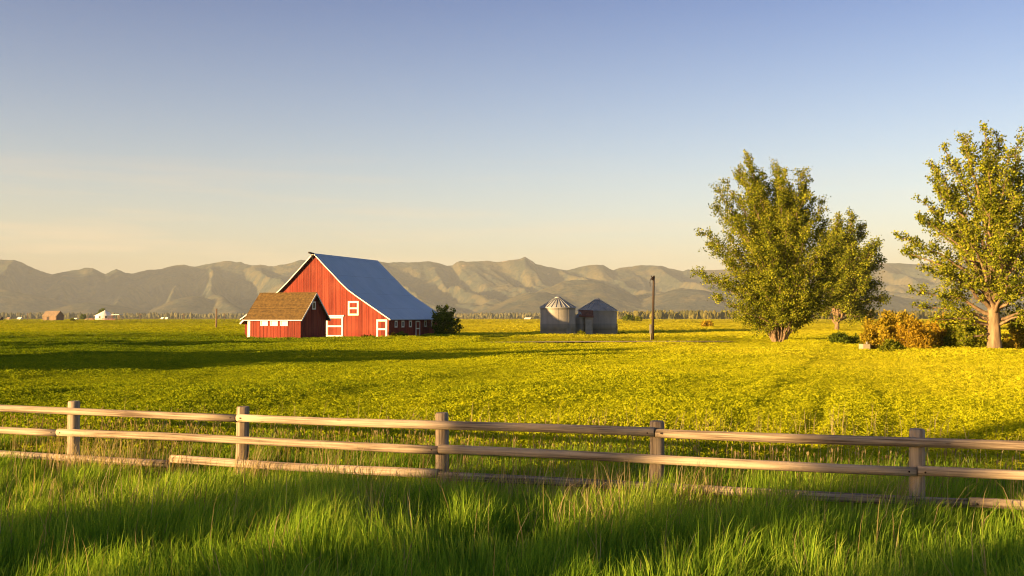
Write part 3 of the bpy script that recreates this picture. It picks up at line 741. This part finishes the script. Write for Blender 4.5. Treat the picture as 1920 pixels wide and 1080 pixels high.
# ------------------------------------------------------------------ trees and shrubs
def plant(name, base, limbs, leafmat, label, cat, leaf=.22, twigs=34, per=30, group=None, seed=1, trunk=None, up=.45, spread=1.0, inner=.25, thin=.03, bare=.0):
    """limbs: list of (points, base radius, plume radius). Twigs leave every limb and carry the leaves."""
    r = np.random.default_rng(seed); root = empty(name, base, 0, label, cat, group)
    wood = MB(); C_ = []; DD = []
    if trunk: wood.tube(trunk[0], trunk[1], 12)
    for pts, r0, pl in limbs:
        pts = np.array([list(p) for p in pts], float)
        # resample with a slight wobble
        t = np.linspace(0, 1, len(pts)); tt = np.linspace(0, 1, 9)
        q = np.column_stack([np.interp(tt, t, pts[:, k]) for k in range(3)])
        q[1:-1] += r.normal(0, .012*np.linalg.norm(pts[-1]-pts[0]), (7, 3))
        wood.tube([tuple(p) for p in q], [max(.012, r0*(1-.93*s)) for s in tt], 6, False)
        ln = np.linalg.norm(q[-1]-q[0])
        nt = max(4, int(twigs*ln/8))
        for _ in range(nt):
            s = r.uniform(inner, 1)**.8; p = np.array([np.interp(s, tt, q[:, k]) for k in range(3)])
            tg = q[min(8, int(s*8)+1)]-q[min(7, int(s*8))]; tg /= np.linalg.norm(tg)+1e-9
            d = unit(r, 1)[0]*spread+tg*.75+np.array([0, 0, up]); d /= np.linalg.norm(d)
            L = pl*r.uniform(.45, 1.1)*(1-.55*max(0, s-.55)/.45)*(.55+.45*min(1, (s-inner+.1)/.25))
            m = p+d*L*.55+np.array([0, 0, .04*L]); e = p+d*L+np.array([0, 0, .16*L*up])+r.normal(0, .06*L, 3)
            if r.random() < .75: wood.tube([tuple(p), tuple(m), tuple(e)], [thin, thin*.6, thin*.25], 3, False)
            n = int(per*L/max(pl, .3)*r.uniform(.5, 1.3))+3
            w = np.clip(r.beta(2.2, 1.0, n), 0, 1)[:, None]
            c = p*(1-w)+e*w+r.normal(0, .085*L+.45*leaf, (n, 3)); C_.append(c); DD.append(np.repeat(d[None], n, 0))
    C_ = np.concatenate(C_); DD = np.concatenate(DD); n = len(C_)
    k = C_[:, 2] > .05; C_ = C_[k]; DD = DD[k]; n = len(C_)
    d = DD*.6+unit(r, n); d /= np.linalg.norm(d, axis=1, keepdims=True); nr = np.cross(d, unit(r, n)); nr /= np.linalg.norm(nr, axis=1, keepdims=True)
    ls = leaf*r.uniform(.6, 1.35, n); V, F = leaf_quads(C_, d, nr, ls, ls*r.uniform(.6, .95, n))
    wood.build('trunk', M['bark'], root)
    link('crown', np_mesh('crown', V, F, r.random(n)), M[leafmat], root)
    return root

def traced(base_px, D, tips, origin_h=(.03, .3), depth=.6, seed=0, r0=.16, pl=1.9, fan=0):
    """limbs fanning out from near the base to crown points given as photo px at the tree's distance"""
    r = np.random.default_rng(seed); B = P(*base_px, D); out = []
    for tp in tips:
        x, y = tp[:2]; dy = tp[2] if len(tp) > 2 else r.uniform(-1, 1)*depth; q = tp[3] if len(tp) > 3 else pl; oh = tp[4] if len(tp) > 4 else r.uniform(*origin_h)
        T = P(x, y, D)-B; T.y = dy; H = max(abs(T.z), 3.0)
        o = Vector((T.x*.03, dy*.03, max(.1, oh)))
        if fan: o = Vector((max(-fan, min(fan, T.x*.17)), max(-fan, min(fan, dy*.2)), -.2))
        m = o.lerp(T, .5); lift = (T-o).length
        m.x -= (T.x-o.x)*(.36 if fan else .12); m.z += .05*lift
        out.append(([o, m, T], r0*(.5+.5*min(1, lift/15)), q))
    return B, out

# tall poplar clump
b1 = (1460, 643); D1 = dist(643)
tips = [(1405,288,0,1.7,1.0),(1378,322,-2,1.9,1.5),(1432,345,2,1.8,1.2),(1455,310,-1,1.8,1.0),(1475,318,3,1.9,1.0),(1496,330,-2,1.9,1.2),(1518,358,2,2.0,1.4),(1540,378,-1,2.0,1.4),(1556,415,1.5,2.1,1.8),
        (1548,455,-4,2.2,2.0),(1556,500,0,2.2,2.2),(1545,545,-2,2.2,2.2),(1528,585,2,1.9,2.0),(1350,352,1,1.9,2.0),(1337,388,-1,1.9,2.2),(1314,432,0,1.6,2.6),(1322,470,-3,1.9,2.8),(1304,512,0,1.5,3.2),(1316,528,-3,1.6,3.0),
        (1345,555,2,1.6,2.6),(1362,575,-3,1.8,2.2),(1388,596,-2,1.4,1.6),(1405,585,3,1.7,1.6),(1420,430,-4,2.2,1.2),(1455,420,-5,2.3,1.0),(1490,430,-5,2.3,1.2),(1515,480,-5,2.3,1.6),(1390,480,-5,2.2,1.8),(1380,430,4,2.2,1.6),
        (1440,390,5,2.2,1.2),(1500,400,5,2.2,1.4),(1470,520,-6,2.2,1.2),(1430,520,-6,2.2,1.4),(1500,560,-5,1.9,1.4),(1360,500,-3,2.0,2.0),(1410,370,-1,2.0,1.2),(1470,370,0,2.2,1.2),(1525,430,4,2.2,1.6),(1480,585,-2,1.2,.8),(1435,588,-2,1.2,.8)]
tips = [(t[0], t[1], t[2], t[3]*1.2) for t in tips]+[(x, y, d, 1.7) for x, y, d in ((1392,330,1),(1418,352,-2),(1442,322,2),(1466,326,-2),(1486,340,1),(1508,346,-1),(1530,372,1),(1362,342,0),(1500,372,-3),(1450,350,-3),(1412,318,0),(1525,598,1),(1545,575,-4),(1570,470,-1),(1572,520,0),(1566,560,-2),(1400,606,0),(1372,592,1),(1508,606,1),(1350,530,-3),(1375,545,-4),(1440,560,-6),(1480,560,-6),(1405,540,-5),(1520,540,-5),(1560,530,2),(1370,420,-3),(1345,460,2),(1420,470,-5.5),(1395,400,3))]
B, limbs = traced(b1, D1, tips, seed=4, r0=.13, fan=.5)
plant('poplar_tree', B, limbs, 'leaf_a', 'tall many-stemmed poplar clump with feathery upright crown', 'tree', .18, 48, 62, seed=8, up=.5, thin=.018, inner=.27, spread=1.15, trunk=([(0,0,-.3),(0,0,.35),(0.02,0,1.5)], [.75,.6,.38]))
# rounder tree behind it
b2 = (1568, 622); D2t = dist(622)
tips = [(1575,408,0,3.6),(1600,405,0,3.4),(1625,425,2,3.4),(1640,455,-2,3.4),(1650,490,0,3.4),(1655,530,2,3.4),(1652,560,-2,3.2),(1635,590,0,3.0),(1605,595,-3,3.2),(1550,430,3,3.6),(1535,470,0,3.6),(1528,520,-2,3.6),(1532,565,2,3.4),(1545,590,0,3.0),
        (1580,470,-6,4.0),(1610,480,-6,4.0),(1600,530,-7,4.0),(1560,530,-7,4.0),(1625,520,5,4.0),(1580,440,5,4.0),(1570,575,-6,3.4)]
B, limbs = traced(b2, D2t, tips, origin_h=(1.5, 4), seed=6, r0=.3)
plant('broadleaf_tree', B, limbs, 'leaf_a', 'rounded broadleaf tree standing behind and right of the poplar clump', 'tree', .31, 54, 60, seed=9, up=.3, thin=.05, trunk=([(0,0,-.3),(.15,0,1.6),(.1,0,3.6)], [.55,.42,.3]))
# cottonwood at the right edge
b3 = (1864, 663); D3t = dist(663); px = D3t/FPX
tips = [(1850,240,0,1.5,6.5),(1885,246,1,1.5,6),(1915,250,-1,1.5,6),(1825,252,1,1.4,6),(1800,262,-1,1.4,5.5),(1775,272,0,1.3,5.5),(1758,305,1,1.4,5),(1740,340,-1,1.4,5),(1726,372,0,1.2,5),(1715,410,-1,1.3,4.5),(1684,442,0,1.0,4),(1705,470,1,1.2,3.8),(1712,505,-2,1.3,3.4),(1708,545,0,1.2,3),(1720,575,1,1.2,2.6),(1735,598,-1,1.2,2.2),(1770,610,1,1.1,2.0),
        (1790,640,-.5,.8,1.6),(1780,330,2,1.7,5),(1820,310,-3,1.7,5.5),(1860,300,-3,1.7,5.5),(1890,310,3,1.7,5.5),(1800,380,-4,1.8,4.6),(1850,380,-4.5,1.8,5),(1900,380,-4,1.8,5),(1770,440,-3,1.8,4),(1820,460,-5,1.9,4),(1870,460,-5,1.9,4),(1780,520,-4,1.7,3.4),(1830,540,-5,1.7,3.2),(1880,540,-5,1.7,3.2),(1760,400,3,1.7,4.4),(1840,420,4,1.9,5),(1905,450,3,1.8,4),(1800,490,4,1.7,3.4),
        (1950,270,0,1.5,6),(1980,300,1,1.5,5.5),(2005,350,0,1.5,5),(2020,410,-1,1.5,4.4),(2030,470,1,1.4,4),(2020,530,0,1.4,3.4),(2000,580,-1,1.3,2.6),(1955,600,1,1.3,2.2),(1950,350,-3,1.8,5),(1960,430,-4,1.8,4.4),(1950,510,-4,1.7,3.4),(1915,590,-2,1.2,2.2),(1900,560,2,1.5,2.6)]
B, limbs = traced(b3, D3t, tips, seed=14, r0=.24)
plant('cottonwood_tree', B, limbs, 'leaf_b', 'big cottonwood with thick pale trunk at the right edge of the field', 'tree', .165, 46, 50, seed=15, up=.3, thin=.025, trunk=([(0,0,-.3),(-.02,0,.15),(-.04,0,1.2),(-.06,0,2.6),(-.1,0,4.5),(-.2,0,7.0),(-.2,0,10),(-.1,0,13)], [.7,.6,.5,.47,.36,.26,.16,.06]))

def bush(name, px_, top, basey, half, mat, label, cat='bush', leaf=.12, seed=1, n=9, per=30, group=None, depth=None, D=None, squash=1.0, twigs=110):
    n = int(n*1.7); r = np.random.default_rng(seed); D = D or dist(basey); B = P(px_, basey, D); B.z = float(gz(B.x, B.y)); k = D/FPX; H = (basey-top)*k; Wd = half*k; limbs = []
    for i in range(n):
        a = r.uniform(0, 6.28); q = math.sqrt(r.uniform(0, 1)); x = q*Wd*.9*math.cos(a); y = q*(depth or Wd)*.8*math.sin(a)
        z = H*(1-.45*q*q)*r.uniform(.5, .98); limbs.append(([(x*.4, y*.4, .02), (x*.75, y*.75, z*.5), (x, y, z)], .04, min(Wd, H)*.45))
    return plant(name, B, limbs, mat, label, cat, leaf, twigs, per, group, seed, up=.15, spread=1.3, inner=.05, thin=.012)
B, limbs = traced((832, 633), 152, [(812,590,0,1.3),(822,580,1,1.3),(838,577,-1,1.3),(850,586,1,1.2),(860,600,0,1.0),(864,614,-1,.9),(846,600,-1.5,1.3),(830,598,-2,1.4),(812,610,-1,1.2),(822,622,-1.5,1.1),(842,618,-1.5,1.1),(856,626,0,.9),(835,590,2,1.3)], seed=31, r0=.1, fan=.5)
plant('shrub_tree', B, limbs, 'leaf_c', 'dark green bushy tree growing against the far corner of the barn', 'tree', .24, 60, 42, seed=31, up=.3, thin=.02, spread=1.3)
bush('bush', 1648, 580, 660, 38, 'leaf_y', 'tall yellow-green bush under the gap between the right trees', 'bush', .17, 32, 12, 34)
bush('bush', 1715, 585, 661, 40, 'leaf_o', 'large rust-orange bush beside the cottonwood', 'bush', .16, 33, 13, 34)
bush('bush', 1690, 575, 652, 44, 'leaf_y', 'yellow bush rising behind the rust-orange bush', 'bush', .18, 34, 12, 30)
bush('bush', 1766, 582, 656, 40, 'leaf_o', 'orange and olive bush just left of the green thicket by the cottonwood trunk', 'bush', .17, 35, 12, 30)
bush('bush', 1815, 598, 660, 46, 'leaf_g', 'deep green thicket directly left of the cottonwood trunk', 'bush', .18, 36, 13, 34)
bush('bush', 1672, 632, 667, 27, 'leaf_g', 'low bright green bush in front of the yellow bush', 'bush', .12, 37, 9, 34)
bush('bush', 1922, 590, 660, 42, 'leaf_y', 'yellow-green bush cut by the right edge, behind the trunk', 'bush', .17, 38, 12, 30)
bush('bush', 1893, 634, 662, 20, 'leaf_o', 'low rusty mound right of the cottonwood trunk', 'bush', .1, 39, 8, 34)
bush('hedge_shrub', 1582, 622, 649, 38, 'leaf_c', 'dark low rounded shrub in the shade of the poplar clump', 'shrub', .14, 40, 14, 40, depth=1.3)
bush('bush', 1325, 601, 615, 11, 'leaf_o', 'small lone dry bush out in the far yellow field', 'bush', .4, 41, 8, 24)
bush('bush', 1090, 621, 634, 10, 'leaf_g', 'small green bush at the foot of the half lit grain bin', 'bush', .16, 42, 7, 26, D=161)
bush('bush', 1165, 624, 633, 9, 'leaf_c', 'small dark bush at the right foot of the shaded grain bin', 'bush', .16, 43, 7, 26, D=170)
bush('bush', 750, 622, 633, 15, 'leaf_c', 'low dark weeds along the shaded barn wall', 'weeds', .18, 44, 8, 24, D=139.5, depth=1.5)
bush('weed_clump', 738, 621, 634, 5, 'leaf_o', 'tan seeding weeds at the front corner of the barn', 'weeds', .12, 45, 6, 20, D=138.5)
bush('weed_clump', 600, 624, 636, 14, 'leaf_y', 'yellow weeds growing in the corner between shed and barn', 'weeds', .14, 46, 8, 24, D=135.5)
bush('weed_clump', 690, 628, 635, 14, 'leaf_y', 'short yellow weeds in front of the barn gable', 'weeds', .12, 47, 7, 20, D=137.5)

# trees out of the picture on the left whose shadows reach into it
PROTO = {}
def shade_tree(x, y, h, i, w=1.0):
    dense = w == 1.0
    if dense not in PROTO:
        r = np.random.default_rng(77+dense); limbs = []
        for k in range(34 if dense else 26):
            a = r.uniform(0, 6.28); zz = r.uniform(.2, 1)*12; rad = 3.6*math.sqrt(max(.05, 1-((zz-6.5)/6.4)**2))*r.uniform(.5, 1)
            limbs.append(([(0, 0, max(1.0, zz*.3)), (rad*.4*math.cos(a), rad*.4*math.sin(a), zz*.6+.3), (rad*math.cos(a), rad*math.sin(a), zz)], .14, 1.9))
        PROTO[dense] = plant('windbreak_tree', (x, y, 0), limbs, 'leaf_a', 'windbreak tree standing outside the picture on the left', 'tree', .5 if dense else .4, 30, 60 if dense else 26, 'windbreak trees left of the picture', 78, trunk=([(0,0,-.3),(0,0,3),(0,0,8)], [.35,.28,.12]))
        o = PROTO[dense]
    else: o = copy_tree(PROTO[dense])
    o.location = (x, y, 0); s = h/12.6; o.scale = (s*w, s*w, s); o.rotation_euler = (0, 0, i*1.7)
ca, sa = math.cos(R(SUN_AZ)), math.sin(R(SUN_AZ))
def pq(p, q): return (-sa*p+ca*q, ca*p+sa*q)
k = 0
for p, q, h, *w in ((12.2,-62,12.5,.54),(8.2,-60,12.5,.5),(4.4,-64,13,.55),(0.4,-60,13,.55), (53,-58,9.5),(57,-58,12.3),(62,-60,13.5),(67.5,-62,12.6),(74,-58,11),(81,-66,9.5),(88,-70,10.5),(95,-72,13),(101,-76,14.5),(108,-80,13)):
    x, y = pq(p, q); shade_tree(x, y, h, k, *w); k += 1

# ------------------------------------------------------------------ poles, box, far things
def utility_pole():
    D = dist(640); B = P(1223, 640, D); H = 123/FPX*D
    o = empty('utility_pole', (B.x, B.y, float(gz(B.x, B.y))), 0, 'tall bare wooden utility pole standing in the field right of the grain bins', 'pole')
    m = MB(); m.tube([(0,0,-.4),(.1,0,H*.5),(.2,0,H)], [.17,.15,.12], 12); m.build('shaft', M['pole'], o)
    m = MB(); m.box(-.34,-.13,-.2,.1,.95,2.0); m.tube([(-.22,-.1,0),(-.2,-.1,.95)], [.04,.04], 8); m.build('meter_box', M['galv'], o)
    m = MB(); m.box(-.12,.1,-.26,-.15,H-.55,H-.15); m.tube([(.05,-.2,H-.2),(-.2,-.2,H-.35),(-.33,-.2,H-.9)], [.025]*3, 6); m.tube([(.05,-.2,H-.25),(-.28,-.2,H-.5),(-.26,-.2,H-1.3)], [.025]*3, 6)
    m.tube([(-.05,-.2,H-.3),(-.12,-.22,H-.02)], [.06,.05], 8); m.build('wire_bracket', M['nail'], o)
utility_pole()
def stub_pole():
    D = dist(617); B = P(406, 617, D)
    o = empty('wooden_post', (B.x, B.y, 0), 0, 'single plain wooden pole in the field left of the shed', 'pole')
    m = MB(); m.tube([(0,0,-.4),(0,0,5.1)], [.24,.2], 10); m.build('shaft', M['greywood'], o)
stub_pole()
def crossarm_poles():
    proto = None
    for x, top, base, lab in ((52,587,602.5,'far power pole with crossarm, left of the tan field barn'),(165,591,602,'far power pole between the field barn and the white round house'),(263,588,604,'far power pole first to the right of the white round house'),(345,589,604,'far power pole midway between round house and wooden pole'),(421,589,602.5,'far power pole just right of the plain wooden pole')):
        D = dist(base); B = P(x, base, D); h = (base-top)/FPX*D
        if proto is None:
            proto = empty('power_pole', B, 0, lab, 'pole', 'power poles along the far road'); o = proto
            m = MB(); m.tube([(0,0,-.3),(0,0,8)], [.32,.26], 8); m.build('shaft', M['greywood'], o)
            m = MB(); m.bar((-1.5,0,7.2),(1.5,0,7.2),.3,.3); m.build('crossarm', M['greywood'], o)
        else: o = copy_tree(proto); o['label'] = lab
        o.location = (B.x, B.y, 0); o.scale = (h/8, h/8, h/8)
crossarm_poles()
def gable_house(name, cx, y0, wpx, hw_px, hr_px, label, cat, wall, roof, D=None, dpt=.7, rz=BR, extra=None):
    D = D or dist(y0); B = P(cx, y0, D); k = D/FPX; o = empty(name, (B.x, B.y, 0), rz, label, cat)
    L = wpx*k/2; he = hw_px*k; hr = hr_px*k; Wd = L*dpt
    w = MB()
    w.face([(-L,-Wd,-.3),(L,-Wd,-.3),(L,-Wd,he),(-L,-Wd,he)]); w.face([(L,Wd,-.3),(-L,Wd,-.3),(-L,Wd,he),(L,Wd,he)])
    w.face([(L,-Wd,-.3),(L,Wd,-.3),(L,Wd,he),(L,0,hr-.1),(L,-Wd,he)]); w.face([(-L,Wd,-.3),(-L,-Wd,-.3),(-L,-Wd,he),(-L,0,hr-.1),(-L,Wd,he)])
    w.build('wall', wall, o); r = MB(); sl = (hr-he)/Wd; ov = .5
    for s in (1, -1):
        a = [(-L-ov, -s*(Wd+ov), he-ov*sl), (L+ov, -s*(Wd+ov), he-ov*sl), (L+ov, 0, hr), (-L-ov, 0, hr)]; q = [(x, y, z+.25) for x, y, z in a]
        r.face(q if s > 0 else q[::-1]); r.face(a[::-1] if s > 0 else a); r.face([a[0], a[1], q[1], q[0]]); r.face([a[1], a[2], q[2], q[1]]); r.face([a[3], a[0], q[0], q[3]])
    r.build('roof', roof, o)
    if extra: extra(o, L, Wd, he, hr)
    return o
def planks(o, L, Wd, he, hr):
    m = MB(); m.box(-L*.35, -L*.05, -Wd-.12, -Wd-.01, 0, he*.8); m.build('door', M['darkwood'], o)
gable_house('field_barn', 100, 602, 33, 10, 18.5, 'tan weathered board barn alone in the far left field', 'barn', M['greywood'], M['greyroof'], extra=planks, dpt=.55)
def small(o, L, Wd, he, hr):
    m = MB(); m.box(-L*.4, -L*.1, -Wd-.1, -Wd-.01, he*.35, he*.8); m.build('window', M['glass'], o)
gable_house('farm_shed', 142, 600.5, 8, 2.2, 4, 'small white shed just right of the tan field barn', 'shed', M['white'], M['white'], extra=small)
gable_house('farm_shed', 168, 601, 15, 2, 3.6, 'long low white shed beside the white round house', 'shed', M['white'], M['greyroof'], extra=small, dpt=.4)
gable_house('farmhouse', 305, 600.5, 5, 1.6, 4, 'tiny far white-roofed house, left one of two in the haze', 'house', M['greywood'], M['white'], D=1700, extra=small)
gable_house('farmhouse', 313, 600.5, 5, 1.6, 4, 'tiny far white-roofed house, right one of two in the haze', 'house', M['greywood'], M['white'], D=1700, extra=small)
gable_house('farmhouse', 17, 601, 6, 2.5, 5, 'far cream house near the left edge of the valley', 'house', M['white'], M['greyroof'], D=1300, extra=small)
gable_house('farmhouse', 38, 601, 8, 2.5, 5, 'far cream house just left of the first power pole', 'house', M['white'], M['white'], D=1350, extra=small)
gable_house('farm_shed', 0, 602.5, 9, 5, 8.5, 'dark shed cut by the left edge of the picture', 'shed', M['darkwood'], M['darkwood'], extra=small)
gable_house('farmhouse', 990, 602, 11, 2.2, 4.4, 'far tan house in the trees left of the grain bins', 'house', M['greywood'], M['white'], D=1300, extra=small)
def round_house():
    D = dist(602); k = D/FPX; B = P(197, 602, D); o = empty('round_house', (B.x, B.y, 0), 0, 'white round house with cone roof on a wooden deck in the far field', 'house')
    r = 17*k; z0 = 3.0*k; he = 10*k; hr = 19.5*k
    m = MB(); m.lathe([(r,z0),(r,he)], 32); m.build('wall', M['white'], o)
    m = MB(); m.lathe([(r*1.06,he-.15),(r*1.06,he+.1),(.5,hr)], 32); m.lathe([(.5,hr),(.3,hr+.6),(.01,hr+.7)], 16); m.build('roof', M['white'], o)
    m = MB(); m.box(-r*1.25, r*1.6, -r*1.1, r*1.1, z0-.4, z0); m.build('deck', M['deck'], o)
    m = MB()
    for i in range(9):
        x = -r*1.2+i*r*.34; m.box(x-.12, x+.12, -r*1.1, -r*1.1+.25, 0, z0-.4); m.box(x-.08, x+.08, -r*1.1, -r*1.1+.15, z0, z0+1.1)
    m.bar((-r*1.25,-r*1.08,z0+1.1),(r*1.6,-r*1.08,z0+1.1),.15,.15); m.build('railing', M['deck'], o)
    for a in (-100, -62): 
        m = MB(); c_, s_ = math.cos(R(a)), math.sin(R(a)); m.bar((r*1.01*c_, r*1.01*s_, z0+1.2), (r*1.01*c_, r*1.01*s_, z0+3.0), 1.3, .1, up=(c_, s_, 0)); m.build('window', M['glass'], o)
    px0 = r*1.05
    m = MB(); m.box(px0, px0+14*k, -r*.8, r*.4, he+.6, he+1.3); m.build('porch_roof', M['white'], o)
    for x in (px0+.3, px0+13.5*k):
        m = MB(); m.box(x-.18, x+.18, -r*.75, -r*.75+.36, 0, he+.6); m.build('porch_post', M['deck'], o)
round_house()
bush('field_tree', 157, 585, 600, 5, 'leaf_c', 'small dark tree left of the white round house', 'tree', .8, 51, 8, 20)
bush('field_tree', 191, 579, 601.5, 8, 'leaf_c', 'broad dark tree rising behind the white round house', 'tree', 1.0, 52, 9, 22, D=1010)
bush('bush', 136, 596, 604, 5, 'leaf_g', 'small bush right of the tan field barn', 'bush', .5, 53, 7, 20)
bush('field_tree', 1178, 590, 604, 11, 'leaf_c', 'olive tree at the foot of the far wood, next to the grain bins', 'tree', .6, 54, 9, 22)
bush('field_tree', 1195, 592, 604, 9, 'leaf_g', 'second olive tree at the foot of the far wood', 'tree', .6, 55, 9, 22)
def pump_box():
    D = dist(661); B = P(1620, 661, D); k = D/FPX
    o = empty('concrete_box', (B.x, B.y, float(gz(B.x, B.y))), .1, 'pale concrete well box with a small cap in front of the bushes', 'well box')
    m = MB(); m.box(-6.8*k, 6.8*k, -.4, .4, -.1, 16*k); m.build('box', m_plain('pale_concrete', (.33,.29,.2), .9, 0, .1, 2), o)
    m = MB(); m.lathe([(.09,16*k),(.09,18.5*k),(.12,18.5*k),(.1,20*k),(.01,20.4*k)], 12, (5*k, 0)); m.build('cap', M['galv'], o)
pump_box()

# far woods: conifers by the thousand, one mass each
def wood(name, px0, px1, d0, d1, n, h0, h1, seed, cols):
    r = np.random.default_rng(seed); d = r.uniform(d0, d1, n); x = (r.uniform(px0, px1, n)-960)/FPX*d
    kf = fbm(x/220, d/220, seed, 3) > .40; x = x[kf]; d = d[kf]; n = len(x)
    h = r.uniform(h0, h1, n); V = []; T = []; var = []
    rise = np.clip((d-d0)/(d1-d0), 0, 1)*6*fbm(x/400, d*0, seed+3, 2)
    seg = 6; ang = np.arange(seg)*2*np.pi/seg
    for i in range(n):
        c = np.array([x[i], d[i], rise[i]-.3]); w = h[i]*r.uniform(.16, .26); dec = r.random() < .5
        if dec: lv = [(.05,.5),(.35,1.3),(.7,1.25),(1.0,.25)]
        else: lv = [(.04,1.0),(.36,.55),(.34,.85),(.68,.3),(.64,.55),(1.0,.02)]
        o = len(V)
        for (zf, rf) in lv:
            jr = r.uniform(.7, 1.3, seg); V += [(c[0]+w*rf*math.cos(a)*j, c[1]+w*rf*math.sin(a)*j, c[2]+h[i]*zf*(1 if dec else 1)) for a, j in zip(ang, jr)]
        v = r.random()
        for L in range(len(lv)-1):
            for k in range(seg):
                a = o+L*seg+k; b = o+L*seg+(k+1) % seg; T.append((a, b, b+seg, a+seg)); var.append(v)
    tag(link(name, np_mesh(name, np.array(V), np.array(T), np.array(var)), m_leaf(name+'_leaf', *cols, .02, .15)), kind='stuff')
wood('far_wood', 1150, 2000, 1900, 4800, 15000, 8, 20, 61, ((.07,.075,.025), (.13,.125,.035), (.2,.175,.045)))
wood('valley_wood', -60, 1160, 3300, 6500, 12000, 8, 24, 62, ((.09,.095,.05), (.14,.14,.07), (.2,.18,.08)))  # leaf colours paled towards sunlit haze

# ------------------------------------------------------------------ haze
hz = MB(); hz.box(-12000, 12000, -1100, 24000, -2.5, 1000); ho = hz.build('haze', None); tag(ho, kind='stuff')
hm = bpy.data.materials.new('haze'); hm.use_nodes = True; nt = hm.node_tree; nt.nodes.remove(nt.nodes['Principled BSDF'])
pv = nt.nodes.new('ShaderNodeVolumePrincipled'); pv.inputs['Color'].default_value = (.76,.88,1.0,1); pv.inputs['Density'].default_value = 3.7e-5; pv.inputs['Anisotropy'].default_value = 0.0
nt.links.new(pv.outputs[0], nt.nodes['Material Output'].inputs['Volume']); ho.data.materials.append(hm)
